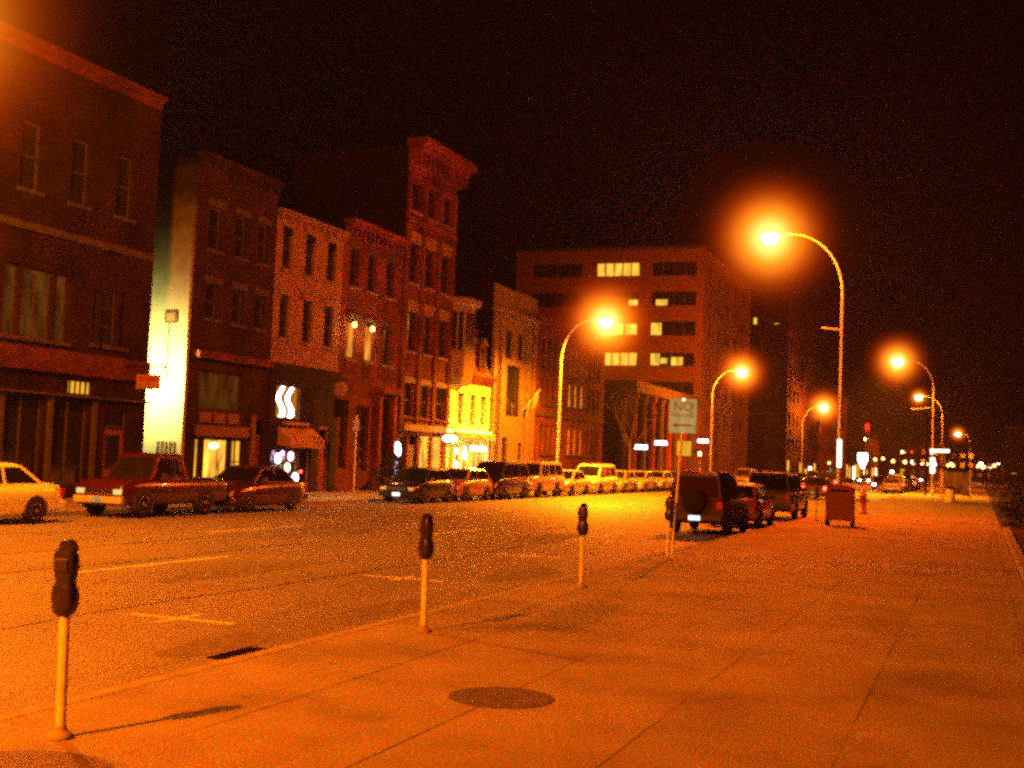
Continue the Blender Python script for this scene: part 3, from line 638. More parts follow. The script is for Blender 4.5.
text_mesh('lettering', 'CAFE', .3, M['sign_ink'], aw, frame_matrix((.756, 0, .17), **TOW_STREET), .002) if False else None
t = thing('hanging_sign', 'small round dark sign hanging over the black shop door', 'sign', (FX, 49.9, 4.2)); o_ = tuple(t.location)
MB().lathe([(.3, -.04), (.36, -.03), (.36, .03), (.3, .04)], (FX + .75, 49.9, 4.9), 'y', 20).build('disc', M['rust_sign'], t, o_)
MB().box(FX + .45, FX + 1.05, 49.86, 49.94, 3.6, 4.45, 0, .02).build('board', M['black_paint'], t, o_)
MB().tube([(FX + .005, 49.9, 5.3), (FX + 1.1, 49.9, 5.3)], .02, 6).build('bracket', M['iron'], t, o_)

# --- 4: red brick three storey with two lit windows
y0 = 51.0; Wd = 6.4
H4 = [(a, b, c, d, k) for c, d, k in ((10.0, 11.9, 0), (6.5, 8.4, 1)) for a, b in ((.65, 1.5), (2.5, 3.4), (4.5, 5.4))]
g4 = [(.35, 1.1, 1.2, 4.5, 'p'), (1.9, 3.3, 1.1, 4.3, 'p'), (4.35, 5.6, .12, 4.8, 'd')]
root, F, off = street_building('red brick three storey house with two lamplit upstairs windows', y0, y0 + Wd, 13.0, 12, M['brick_red'], M['brick_side'], H4 + g4, name='brick_house', cat='house')
for i, h in enumerate(H4):
    lit = h[4] == 1 and h[0] < 4
    w = window(root, F, *h[:4], M['trim_dark'], M['lit_dim'] if lit else M['glass'], 1, 2, off=off, sill=M['stone'], lintel=M['stone_dark'])
    if lit:
        c_ = (FX + .16, y0 + (h[0] + h[1]) / 2, 8.15)
        MB().lathe([(.03, -.13), (.09, -.09), (.11, 0), (.09, .1), (.03, .14)], c_, n=12).build('lantern', M['bulb'], w, off)
        bulb_light((c_[0] - off[0] + .25, c_[1] - off[1], c_[2] - off[2] - .2), 110, (1, .45, .08), .1, root, 'lantern_light')
        MB().box(FX - .1, FX - .085, y0 + h[0] + .1, y0 + h[1] - .1, 6.6, 8.25).build('lit_blind', emit('lamplit_blind', (1, .33, .03), .8, .5, 3), w, off)
for h in g4[:2]: window(root, F, *h[:4], M['brick_red'], M['glass'], 2, 3, off=off, name='tall_window')
d = MB(); F.box(d, 4.45, 5.5, .9, 3.3, -.2, -.14, 0, .01); dd = d.build('door', M['black_paint'], root, off)
window(root, F, 4.35, 5.6, 3.4, 4.8, M['black_paint'], M['glass'], 1, 1, off=off, name='transom')
strip(root, F, 'door_surround', M['brick_orange'], 4.0, 4.3, .9, 5.0, .003, .22, off); strip(root, F, 'door_surround', M['brick_orange'], 5.65, 5.95, .9, 5.0, .003, .22, off)
strip(root, F, 'door_hood', M['brick_orange'], 3.9, 6.05, 5.02, 5.35, .003, .5, off)
cornice(root, F, 0, Wd - .02, 13.2, M['brick_orange'], off, .5, .75, 14)
mb = MB()
for k in range(4): F.box(mb, 3.95, 6.0, .12 + k * .19, .12 + (k + 1) * .19 - .002, .004, 1.7 - k * .35, 0, .01)
mb.build('steps', M['stone'], root, off)

# --- 5: tall narrow five storey building with the overhanging cornice
y0 = 57.45; Wd = 6.4
cent = (1.15, 3.2, 5.25)
H5 = [(c - .55, c + .55, a, b, k) for a, b, k in ((15.0, 16.6, 3), (11.15, 13.3, 2), (7.5, 9.6, 1), (4.0, 5.8, 0)) for c in cent]
g5 = [(.4, 1.3, .6, 3.0, 'a'), (1.55, 2.6, .12, 3.0, 'd'), (2.9, 4.3, .6, 3.0, 'b'), (4.6, 5.9, .6, 3.0, 'c')]
root, F, off = street_building('tall narrow five storey brick building with a big overhanging cornice', y0, y0 + Wd, 18.3, 7, M['brick_red'], M['brick_side'], H5 + g5)
for h in H5:
    window(root, F, *h[:4], M['trim_dark'], M['glass'], 1, 2, off=off, sill=M['stone'] if h[4] else M['brick_red'], lintel=M['stone'] if h[4] in (0, 1, 2) else M['brick_orange'], lh=.62 if h[4] in (1, 2) else .3)
for k in range(4):
    u = .02 if k == 0 else (Wd - .45 if k == 3 else cent[k - 1] + .84)
    strip(root, F, 'brick_pier', M['brick_red'], u, u + .42, 3.75, 17.0, .003, .14, off)
cornice(root, F, -.1, Wd + .15, 18.75, M['brick_orange'], off, 1.15, 1.4, 11)
strip(root, F, 'string_course', M['brick_orange'], .05, Wd - .05, 14.35, 14.6, .145, .22, off)
strip(root, F, 'shop_cornice', M['stone'], .02, Wd - .03, 3.25, 3.6, .003, .45, off)
window(root, F, *g5[0][:4], M['trim_dark'], M['lit_dim'], 1, 1, off=off, name='shop_window')
nb = MB(); nb.lathe([(.2, -.03), (.42, -.02), (.42, .02), (.2, .03)], (FX + .04, y0 + .05, 2.2), 'x', 16); nb.build('neon_sign', M['neon_blue'], root, off)
nb = MB(); F.box(nb, -.1, .35, .8, 1.75, .01, .05); nb.build('neon_sign', emit('neon_dull', (.55, .5, .8), 3), root, off)
d = MB(); F.box(d, 1.62, 2.52, .12, 2.5, -.2, -.14, 0, .01); d.build('door', M['trim_dark'], root, off)
window(root, F, *g5[2][:4], M['trim_light'], M['lit_shop'], 2, 1, off=off, name='shop_window'); window(root, F, *g5[3][:4], M['trim_light'], M['lit_warm'], 2, 1, off=off, name='shop_window')
sgn = MB(); sgn.lathe([(.25, -.18), (.42, -.05), (.42, .05), (.25, .2)], (FX + .9, 62.3, 2.95), n=16); sgn.build('shop_lamp', M['lit_white'], root, off)
for dy in (-.22, .25): MB().lathe([(.05, -.1), (.12, 0), (.05, .1)], (FX + .9, 62.3 + dy, 3.4), n=10).build('spot_bulb', M['bulb'], root, off)

# --- 6: house with oriel tower, mansard roof and floodlit cream first floor
y0 = 63.9; Wd = 6.3
H6 = [(a, b, 3.85, 5.7, 'u') for a, b in ((1.35, 2.2), (3.2, 4.05), (4.85, 5.7))]
g6 = [(.35, 1.0, .5, 2.7, 'a'), (1.25, 2.0, .12, 2.7, 'd'), (2.3, 5.9, .5, 2.6, 'b')]
root, F, off = street_building('floodlit cream fronted house with a mansard roof and an oriel tower', y0, y0 + Wd, 6.35, 11, M['cream'], M['brick_side'], H6 + g6, name='mansard_house', cat='house')
for h in H6: window(root, F, *h[:4], M['trim_light'], M['lit_dim'], 2, 2, off=off, sill=M['cream'], lintel=M['cream'], lh=.2)
window(root, F, *g6[0][:4], M['trim_light'], M['lit_shop'], 1, 1, off=off, name='shop_window'); window(root, F, *g6[2][:4], M['trim_light'], M['lit_shop'], 4, 1, off=off, name='shop_window')
d = MB(); F.box(d, 1.3, 1.95, .12, 2.5, -.2, -.14, 0, .01); d.build('door', M['wood_sign'], root, off)
strip(root, F, 'shop_cornice', M['rust_sign'], .05, Wd - .05, 3.0, 3.4, .003, .5, off)
cornice(root, F, -.02, Wd, 6.9, M['brick_orange'], off, .5, .55, 14, 'eaves')
# mansard
mb = MB(); xf, xb = FX + .1, FX - 1.2
mb.add([(xf, y0 + 2.2, 6.9), (xf, y0 + Wd, 6.9), (xb, y0 + Wd, 9.6), (xb, y0 + 2.2, 9.6), (FX - 10.9, y0 + Wd, 9.6), (FX - 10.9, y0 + 2.2, 9.6), (FX - 10.9, y0 + Wd, 6.9), (FX - 10.9, y0 + 2.2, 6.9)],
       [(0, 1, 2, 3), (3, 2, 4, 5), (0, 3, 5, 7), (1, 6, 4, 2)])
mb.build('mansard_roof', M['slate'], root, off)
strip(root, F, 'roof_ridge', M['brick_orange'], 2.15, Wd, 9.62, 9.95, -1.5, -.95, off)
for uc in (3.2, 4.9):
    mb = MB(); F.box(mb, uc - .5, uc + .5, 7.2, 8.8, -1.1, .02); dm = mb.build('dormer', M['brick_orange'], root, off)
    mb = MB(); F.box(mb, uc - .34, uc + .34, 7.35, 8.6, .022, .04); mb.build('dormer_window', M['glass'], dm, off)
    mb = MB(); mb.add([(FX + .14, y0 + uc - .62, 8.8), (FX + .14, y0 + uc + .62, 8.8), (FX + .14, y0 + uc, 9.25), (FX - 1.1, y0 + uc - .62, 8.8), (FX - 1.1, y0 + uc + .62, 8.8), (FX - 1.1, y0 + uc, 9.25)], [(0, 1, 2), (0, 2, 5, 3), (1, 4, 5, 2), (0, 3, 4, 1)])
    mb.build('dormer_gable', M['stone'], dm, off)
# oriel tower
ob = MB(); pl = lambda z, e=0: [(FX + .003, y0 - .25 - e, z), (FX + .75 + e, y0 + .25 - e * .5, z), (FX + .75 + e, y0 + 1.7 + e * .5, z), (FX + .003, y0 + 2.15 + e, z)]
ob.loft([pl(6.1, -.2), pl(6.6), pl(10.6), pl(10.61)]); ot = ob.build('oriel_tower', M['stone'], root, off)
MB().loft([pl(10.62, .05), pl(10.8, .3), pl(11.1, .32), pl(11.12, .2)]).build('oriel_cornice', M['stone'], ot, off)
MB().loft([pl(7.7, .03), pl(7.8, .08), pl(7.95, .03)]).build('oriel_band', M['stone'], ot, off)
for k in range(3):
    u = y0 + .36 + k * .46
    MB().box(FX + .752, FX + .77, u, u + .32, 8.1, 10.3).build('oriel_window', M['glass'], ot, off)
for k in range(2):   # the slanted flank towards the camera
    p0 = Vector(pl(0)[0]); p1 = Vector(pl(0)[1]); d_ = (p1 - p0); nn = Vector((d_.y, -d_.x, 0)).normalized() * .01
    a = p0 + d_ * (.16 + k * .42) + nn; b = p0 + d_ * (.46 + k * .42) + nn
    MB().quad((a.x, a.y, 8.1), (b.x, b.y, 8.1), (b.x, b.y, 10.3), (a.x, a.y, 10.3)).build('oriel_window', M['glass'], ot, off)
# shop lights of the cream house
for (y, z, m, r) in ((66.5, 2.1, 'neon_blue', .26), (66.5, 2.45, 'neon_pink', .12), (70.6, 1.55, 'neon_white', .34), (65.3, 1.5, 'lit_white', .2), (65.3, 2.3, 'lit_white', .2), (65.35, .95, 'neon_white', .17)):
    MB().lathe([(r * .5, -.03), (r, -.02), (r, .02), (r * .5, .03)], (FX + .05, y, z), 'x', 16).build('neon_sign', M[m], root, off)
MB().box(FX + .01, FX + .06, 67.4, 69.9, 2.35, 2.62).build('lit_sign', M['lit_white'], root, off)
MB().box(FX + .3, FX + .42, 64.8, 69.6, 3.42, 3.5).build('light_trough', emit('trough', (1, .7, .1), 10), root, off)
for yy in (64.9, 66.6, 68.3, 69.9): bulb_light((.75, yy - off[1], 3.75), 170, (1, .58, .02), .12, root, 'facade_light')
bulb_light((.9, 70.0 - off[1] - .6, 1.6), 160, (1, .6, .2), .2, root, 'shop_light'); bulb_light((2.2, -5.0, 2.2), 900, (1, .36, .02), .2, root, 'shop_light'); bulb_light((1.0, -1.5, 1.6), 260, (1, .6, .12), .2, root, 'shop_light')

# --- 7: pale stone classical building
y0 = 70.25; Wd = 8.0
H7 = [(a, b, 8.4, 10.2, 'u') for a, b in ((2.4, 3.5), (4.55, 5.6))]
g7 = [(2.7, 5.3, 4.7, 8.0, 'r'), (2.2, 3.3, .6, 3.3, 'a'), (5.2, 6.0, .8, 3.0, 'b')]
root, F, off = street_building('pale stone bank-like building with a high plain parapet and a flag', y0, y0 + Wd, 12.9, 13, M['stone'], M['brick_side'], H7 + g7, name='stone_building')
for h in H7: window(root, F, *h[:4], M['trim_dark'], M['glass'], 2, 2, off=off)
window(root, F, *g7[0][:4], M['black_paint'], M['glass'], 2, 3, off=off, name='great_window'); window(root, F, *g7[1][:4], M['trim_dark'], M['glass'], 1, 2, off=off); window(root, F, *g7[2][:4], M['trim_dark'], M['lit_dim'], 1, 2, off=off)
cornice(root, F, -.05, Wd + .05, 11.4, M['stone'], off, .45, .5, 14)
for u in (.1, 1.35, 6.3, 7.3): strip(root, F, 'pilaster', M['stone'], u, u + .5, .3, 10.8, .003, .16, off)
t = thing('flag', 'small pale flag on a slanted pole over the stone building door', 'flag', (FX, 76, 5.2)); o_ = tuple(t.location)
MB().tube([(FX + .005, 76, 5.2), (FX + 1.2, 76, 6.6)], .025, 6).build('flagpole', M['pale_pole'], t, o_)
mb = MB(); n_ = 8
for i in range(n_):
    a, b = i / n_, (i + 1) / n_
    w_ = lambda q: (FX + .35 + .8 * q, 76 + .07 * math.sin(q * 9), 5.62 + .93 * q)
    A, B = w_(a), w_(b); mb.quad((A[0], A[1], A[2] - .02), (B[0], B[1], B[2] - .02), (B[0] - .08, B[1] + .05, B[2] - .95), (A[0] - .08, A[1] + .05, A[2] - .75))
mb.build('cloth', M['rust_sign'], t, o_)

# --- 8: long brick building with groups of tall windows
y0 = 78.3; Wd = 16.4
U = lambda y: y - y0
H8 = []
for gi, g0 in enumerate((79.6, 85.7, 90.4)):
    for k in range(3):
        u = U(g0) + k * 1.45 if gi == 1 else U(g0) + k * 1.15
        for (a, b, kk) in ((8.2, 10.4, 2), (5.9, 7.65, 1), (2.4, 4.4, 0)): H8.append((u, u + .75, a, b, (gi, kk)))
root, F, off = street_building('long orange brick building with tall window trios behind the far lamp', y0, y0 + Wd, 11.5, 14, M['brick_orange'], M['brick_dark'], H8)
for h in H8:
    gi, kk = h[4]
    pane = M['lit_warm'] if (gi == 1 and kk == 1) else (M['lit_dim'] if gi == 1 else M['glass'])
    window(root, F, *h[:4], M['trim_light'] if gi == 1 else M['trim_dark'], pane, 1, 2, off=off, sill=M['stone_dark'])
cornice(root, F, 0, Wd, 11.8, M['brick_orange'], off, .7, .8, 24)
strip(root, F, 'string_course', M['stone_dark'], .05, Wd - .05, 5.0, 5.25, .003, .15, off)

# --- 9: office block set back across the side street, front towards the camera
X0, X1, Yb, Hb = -50.5, -28.46, 131.0, 25.7
root = thing('office_block', 'huge eight storey office block with strips of lit golden windows', 'building', ((X0 + X1) / 2, Yb, 0)); off = tuple(root.location)
F = Face((X0, Yb, 0), (1, 0, 0), (0, -1, 0))
ux = lambda x: x - X0
HB = []
zr = [(22.75, 24.3), (19.4, 21.0), (16.1, 17.7), (12.7, 14.2), (9.5, 11.0), (6.3, 7.8)]
for i, (a, b) in enumerate(zr):
    HB.append((ux(-40.75), ux(-35.75), a, b, ('L', i))); HB.append((ux(-34.3), ux(-29.3), a, b, ('R', i))); HB.append((ux(-48.5), ux(-42.5), a, b, ('F', i)))
mb = MB(); facade(mb, F.O, F.U, F.N, X1 - X0, 0, Hb, HB); mb.build('front_wall', M['concrete'], root, off)
shell(root, X0, X1, Yb, Yb + 29, Hb, M['concrete'], M['roof'], off, skip='x1y0')
for h in HB:
    side, i = h[4]
    if side == 'L' and i in (0, 3): window(root, F, *h[:4], M['trim_light'], M['lit_gold'], 5, 1, off=off, name='window_strip', bar=.14)
    else: window(root, F, *h[:4], M['trim_dark'], M['glass'], 4, 1, off=off, name='window_strip', bar=.12)
def litpatch(x0, x1, z0, z1, m='lit_gold'): MB().box(x0, x1, Yb + .1, Yb + .12, z0, z1).build('lit_office', M[m], root, off)
for a in ((-37.2, -35.9, 16.2, 17.4), (-33.8, -32.5, 19.45, 20.1), (-36.9, -35.9, 19.5, 20.1), (-34.25, -33.1, 16.15, 17.5), (-34.2, -33.2, 12.8, 14.1), (-33.1, -32.3, 13.0, 13.6), (-31.9, -30.6, 12.8, 13.7), (-40.0, -37.5, 16.2, 17.4)): litpatch(*a)
strip(root, F, 'roof_coping', M['stone_dark'], -.05, X1 - X0 + .05, Hb + .002, Hb + .35, -.3, .15, off)
# its street side
F2 = Face((X1, Yb, 0), (0, 1, 0), (1, 0, 0))
HS = [(u, u + 1.6, a, b, 0) for a, b in zr for u in (3, 8, 13, 18, 23)]
mb = MB(); facade(mb, F2.O, F2.U, F2.N, 29, 0, Hb, HS); mb.build('street_wall', M['concrete'], root, off)
for k, h in enumerate(HS): window(root, F2, *h[:4], M['trim_dark'], M['glass'], 2, 1, off=off)

# --- 10: colonnaded low building before the block
y0 = 104.0; Wd = 25.5
root = thing('colonnade_building', 'low stone building with tall columns in front of the office block', 'building', (FX, y0 + Wd / 2, 0)); off = tuple(root.location)
F = Face((FX, y0, 0), (0, 1, 0), (1, 0, 0))
MB().box(FX - 12, FX - 1.2, y0, y0 + Wd, .1, 8.2).build('body', M['brick_dark'], root, off)
MB().box(FX - 12, FX + .3, y0 - .3, y0 + Wd + .3, 8.21, 9.2, 0, .03).build('entablature', M['stone_dark'], root, off)
for k in range(8):
    MB().lathe([(.62, .12), (.62, .4), (.48, .5), (.42, 7.5), (.6, 7.9), (.6, 8.2)], (FX - .45, y0 + 1.2 + k * 3.3, 0), n=14).build('column', M['stone_dark'] if k % 2 else M['brick_orange'], root, off)
MB().box(FX - 1.19, FX - 1.15, y0 + 5.3, y0 + 6.2, .3, 3.2).build('lit_doorway', M['lit_warm'], root, off)
for (y, z, x) in ((103.4, 3.36, 'leftmost bright white sign along the colonnade'), (110.5, 3.89, 'middle bright white sign along the colonnade'), (128.8, 4.55, 'rightmost white sign on the colonnade, by the far lamp pole')):
    t = thing('lit_sign', x, 'sign', (FX + .9, y, z)); MB().box(-.55, .55, -.08, .08, -.17, .17, 0, .03).build('panel', M['white_sign'], t)
    MB().tube([(-1.0, 0, .35), (-1.0, 0, .2), (-.8, 0, .2)], .03, 6).tube([(.0, 0, .26), (0, 0, .55), (-1.2, 0, .55)], .03, 6).build('bracket', M['iron'], t)

# --- far buildings
def far_block(label, x1, y0, y1, h, wall, lits=(), rows=4):
    root = thing('far_building', label, 'building', (x1, (y0 + y1) / 2, 0)); off = tuple(root.location)
    Ff = Face((x1 - 16, y0, 0), (1, 0, 0), (0, -1, 0)); Fs_ = Face((x1, y0, 0), (0, 1, 0), (1, 0, 0))
    hs = []; n = max(2, int(h / 3.4)); f_ = []
    for r in range(n):
        for c in range(5): f_.append((1.2 + c * 3, 2.7 + c * 3, 1.1 + r * 3.4, 2.8 + r * 3.4))
    s_ = [(a, a + 1.5, b, b + 1.7) for b in [1.1 + r * 3.4 for r in range(n)] for a in [2 + k * 4 for k in range(int((y1 - y0 - 3) / 4))]]
    f_ = [w for w in f_ if w[3] < h - .4]; s_ = [w for w in s_ if w[3] < h - .4]
    mb = MB(); facade(mb, Ff.O, Ff.U, Ff.N, 16, 0, h, f_); facade(mb, Fs_.O, Fs_.U, Fs_.N, y1 - y0, 0, h, s_); mb.build('walls', wall, root, off)
    shell(root, x1 - 16, x1, y0, y1, h, wall, M['roof'], off, skip='x1y0')
    mb = MB(); mb.box(x1 - 15.9, x1 - .1, y0 + .2, y0 + .24, .2, h - .5); mb.box(x1 - .26, x1 - .22, y0 + .3, y1 - .1, .2, h - .5); mb.build('glazing', M['glass'], root, off)
    MB().box(x1 - 16.2, x1 + .3, y0 - .3, y0 + .25, h + .002, h + .5).build('cornice', M['stone_dark'], root, off)
    rr = random.Random(int(y0)); yy = y0 + 1.5; k = 0
    while yy < y1 - 3:
        wd = rr.uniform(1.2, 3.2)
        if rr.random() < .7: MB().box(x1 + .004, x1 + .06, yy, yy + wd, rr.uniform(.4, 1.0), rr.uniform(1.9, 3.1)).build('lit_shopfront', rr.choice([M['lit_warm'], M['lit_shop'], M['lit_white'], M['amber_panel'], M['tail_glow']]), root, off)
        yy += wd + rr.uniform(1.2, 3)
    for (x, z, w, hh, *mm) in lits: MB().box(x - w / 2, x + w / 2, y0 + .14, y0 + .17, z - hh / 2, z + hh / 2).build('lit_window', M[mm[0] if mm else 'lit_gold'], root, off)
    return root
far_block('dark seven storey building beyond the office block with three small lit windows', -24.5, 167, 200, 26.0, M['brick_dark'], ((-30.3, 21.2, .7, 2.6), (-28.9, 21.2, .7, 2.4), (-26.0, 20.8, .9, 1.6)))
far_block('low brick building farther along with two square gold windows', -20.5, 206, 240, 13.5, M['brick_red'], ((-31.8, 9.4, 1.6, 3.0), (-28.7, 9.4, 2.4, 2.4)))
far_block('low dim row of shops far down the left side', -24.5, 262, 330, 10.0, M['brick_red'], ((-28, 5, 3, 1.4),))
far_block('dark building at the far right end of the street', 22, 330, 380, 14.0, M['brick_dark'], ((12, 3.5, 2, 1.2), (8, 3.2, 1.2, 1)))
far_block('small dark building closing the end of the street', 2, 470, 520, 11.0, M['brick_dark'], ((-6, 4, 3, 1.2), (-10, 3, 2, 1)))

fr = random.Random(21)
def many(x0, x1, n): return [(fr.uniform(x0, x1), fr.uniform(1.5, 8.5), fr.uniform(.5, 1.6), fr.uniform(.4, 1.1), fr.choice(['lit_gold', 'lit_white', 'tail_glow', 'lit_shop', 'neon_white', 'lit_warm', 'lit_white'])) for _ in range(n)]
far_block('dark shops with many small coloured lights closing the left of the street end', -11.5, 402, 440, 11.0, M['brick_red'], many(-26, -13, 22))
far_block('last visible dark shops speckled with lights beyond the third right lamp', 14, 440, 470, 9.0, M['brick_red'], many(0, 13, 9))
# ---------------------------------------------------------------- vehicles
PAINTS = {}
def paint(col, rough=.28):
    k = (col, rough)
    if k not in PAINTS: PAINTS[k] = surf('car_paint', col, rough, .08, 2, metal=.15, bump=0, coat=.6 if rough < .5 else 0)
    return PAINTS[k]
KINDS = {
 # L, W, H, wheelbase, front overhang, wheel r, body stations (s, zb, zt, wfac), cabin (base front, top front, top rear, base rear), pillars
 'sedan': dict(L=4.5, W=1.74, H=1.46, wb=2.6, fo=.88, r=.31, st=[(0, .32, .56, .80), (.10, .22, .68, .93), (.5, .2, .80, .98), (1.15, .2, .90, 1), (1.7, .2, .93, 1), (3.4, .2, .97, 1), (4.05, .22, .98, .97), (4.4, .28, .94, .92), (4.5, .36, .80, .84)], cab=(1.15, 1.95, 3.05, 3.85), pil=[.5]),
 'hatch': dict(L=4.1, W=1.72, H=1.46, wb=2.5, fo=.82, r=.31, st=[(0, .32, .58, .80), (.10, .22, .7, .93), (.5, .2, .82, .98), (1.05, .2, .92, 1), (3.5, .2, .98, 1), (4.0, .24, .96, .95), (4.1, .34, .84, .88)], cab=(1.0, 1.75, 3.45, 3.98), pil=[.45]),
 'suv': dict(L=4.3, W=1.72, H=1.80, wb=2.55, fo=.8, r=.36, st=[(0, .42, .72, .86), (.08, .34, .95, .96), (.5, .32, 1.02, .99), (1.2, .32, 1.06, 1), (3.6, .32, 1.08, 1), (4.22, .34, 1.08, .98), (4.3, .42, 1.0, .95)], cab=(1.2, 1.72, 4.12, 4.28), pil=[.36, .72]),
 'big_suv': dict(L=5.2, W=1.86, H=1.86, wb=2.85, fo=.92, r=.38, st=[(0, .42, .76, .86), (.08, .34, 1.0, .96), (.5, .32, 1.08, .99), (1.25, .32, 1.12, 1), (4.2, .32, 1.14, 1), (5.1, .34, 1.14, .98), (5.2, .42, 1.05, .95)], cab=(1.25, 1.85, 4.95, 5.18), pil=[.34, .66]),
 'van': dict(L=4.75, W=1.86, H=1.82, wb=2.9, fo=.92, r=.34, st=[(0, .34, .62, .84), (.08, .24, .84, .95), (.45, .22, .95, .99), (.9, .22, 1.04, 1), (4.1, .22, 1.08, 1), (4.68, .26, 1.08, .97), (4.75, .38, 1.0, .94)], cab=(.75, 1.65, 4.45, 4.72), pil=[.3, .62]),
 'pickup': dict(L=4.8, W=1.70, H=1.78, wb=2.85, fo=.85, r=.37, st=[(0, .42, .7, .88), (.07, .34, .98, .96), (.5, .34, 1.04, .99), (1.35, .34, 1.06, 1), (1.4, .34, 1.06, 1), (4.7, .36, 1.06, 1), (4.8, .42, 1.02, .98)], cab=(1.2, 1.7, 2.75, 2.95), pil=[.9]),
}
def wheel(t, x, y, r, sx, w=.2):
    mb = MB(); h0 = 0
    mb.lathe([(r * .62, -w * .5), (r * .9, -w * .5), (r, -w * .34), (r, w * .34), (r * .9, w * .5), (r * .62, w * .5)], (x, y, r), 'x', 20)
    wo = mb.build('wheel', M['tyre'], t)
    mb = MB(); fx = x + sx * w * .38
    mb.lathe([(r * .64, -.012), (r * .64, .02), (r * .58, .03), (r * .5, .0)] if sx > 0 else [(r * .5, 0), (r * .58, -.03), (r * .64, -.02), (r * .64, .012)], (fx, y, r), 'x', 20)
    for k in range(5):
        a = 2 * PI * k / 5 + .3; c, s = math.cos(a), math.sin(a); q = r * .56
        p = [(fx + sx * .02, y + c * .03 - s * .035, r + s * .03 + c * .035), (fx + sx * .02, y + c * .03 + s * .035, r + s * .03 - c * .035), (fx + sx * .02, y + c * q + s * .045, r + s * q - c * .045), (fx + sx * .02, y + c * q - s * .045, r + s * q + c * .045)]
        mb.add(p, [(0, 1, 2, 3)])
    mb.lathe([(r * .16, -.02), (r * .16, .04)], (fx + (0 if sx > 0 else -.02), y, r), 'x', 12)
    mb.build('rim', M['rim'], wo)
def car(kind, label, x, yfront, away=False, col=(.05, .05, .05), name='parked_car', cat='car', group='cars parked along the far kerb', lights='off', plate=True, hub=None, spare=False, rough=.28, tail='tail_off', z=0):
    K = KINDS[kind]; L, W, H = K['L'], K['W'], K['H']; hw = W / 2
    # local: front at y=-L/2 facing -y
    yc = yfront + L / 2
    t = thing(name, label, cat, (x, yc, z), PI if away else 0, group)
    P = paint(col, rough); GL = M['soft_window'] if spare else M['car_glass']
    Y = lambda s: s - L / 2
    def zt_at(s):
        st = K['st']
        for a, b in zip(st, st[1:]):
            if a[0] <= s <= b[0]: q = (s - a[0]) / (b[0] - a[0]); return a[2] + q * (b[2] - a[2])
        return st[-1][2]
    rings = []
    for s, zb, zt, wf in K['st']:
        w = hw * wf; h = zt - zb
        half = [(w * .90, zb), (w * .985, zb + h * .16), (w, zb + h * .45), (w * .985, zb + h * .72), (w * .93, zt - .05), (w * .84, zt - .005), (w * .4, zt + .015)]
        rings.append([(p, Y(s), q) for p, q in half] + [(-p, Y(s), q) for p, q in half[::-1]])
    mb = MB(); mb.loft(rings, 0, True, True)
    # dark arches
    r = K['r']
    for ys in (K['fo'], K['fo'] + K['wb']):
        for sx in (-1, 1):
            pr = [(Y(ys) + (r + .07) * math.cos(a), r + (r + .07) * math.sin(a)) for a in [PI * (-.1 + 1.2 * i / 14) for i in range(15)]]
            mb.loft([[(sx * (hw * .90), p, q) for p, q in pr], [(sx * (hw + .004), p, q) for p, q in pr]], 1)
    mb.build('body', [P, M['plastic']], t)
    # cabin
    b0, t0, t1, b1 = K['cab']; z0 = zt_at((b0 + b1) / 2) - .03; zr = H
    wb_, wt = hw * .90, hw * .73
    def ring(s0, s1, z, w, crown=0):
        return [(w, Y(s0), z), (w, Y(s1), z), (-w, Y(s1), z), (-w, Y(s0), z)]
    mb = MB()
    nR = [ring(b0, b1, z0, wb_), ring(b0 + (t0 - b0) * .86, b1 + (t1 - b1) * .86, z0 + (zr - z0) * .86, wb_ + (wt - wb_) * .86), ring(t0 - .01, t1 + .01, zr - .04, wt * .97), ring(t0 + .12, t1 - .1, zr, wt * .82)]
    mb.loft(nR, 0, True)
    if kind == 'pickup':
        pass
    mb.build('cabin', P, t)
    # windows
    def side_pt(sx, s, q, e=.007):   # q: 0 base..1 top
        w = wb_ + (wt - wb_) * q; return (sx * (w + e), Y(s), z0 + (zr - z0) * q)
    lo, hi = .12, .82
    sF = lambda q: b0 + (t0 - b0) * q; sR = lambda q: b1 + (t1 - b1) * q
    cuts = [0] + K['pil'] + [1]
    for sx in (-1, 1):
        for i in range(len(cuts) - 1):
            m_ = .045
            def sp_(f, q): return sF(q) + .14 + (sR(q) - sF(q) - .28) * f
            a0, a1 = sp_(cuts[i], lo) + (m_ if i else 0), sp_(cuts[i + 1], lo) - (m_ if i < len(cuts) - 2 else 0)
            c0, c1 = sp_(cuts[i], hi) + (m_ if i else 0), sp_(cuts[i + 1], hi) - (m_ if i < len(cuts) - 2 else 0)
            mb = MB(); mb.quad(side_pt(sx, a0, lo), side_pt(sx, a1, lo), side_pt(sx, c1, hi), side_pt(sx, c0, hi)); mb.build('side_window', GL, t)
    for nm, sf in (('windshield', sF), ('rear_window', sR)):
        sg = -1 if nm == 'windshield' else 1
        qs = lambda q, sx: (sx * (wb_ + (wt - wb_) * q - .07), Y(sf(q)) + sg * .010, z0 + (zr - z0) * q + .004)
        mb = MB(); mb.quad(qs(.08, -1), qs(.08, 1), qs(.84, 1), qs(.84, -1)); mb.build(nm, GL, t)
    # nose and tail details
    zl = K['st'][1][2]; zb = K['st'][1][1]
    fz = (K['st'][0][2] + K['st'][0][1]) / 2 + .12; f0 = Y(0)
    hl = 'head_on' if lights == 'on' else ('head_glow' if lights == 'glow' else 'head_off')
    for sx in (-1, 1):
        MB().box(*sorted((sx * hw * .88, sx * hw * .56)), f0 - .015, f0 + .18, fz - .04, fz + .10, 0, .015).build('headlight', M[hl], t)
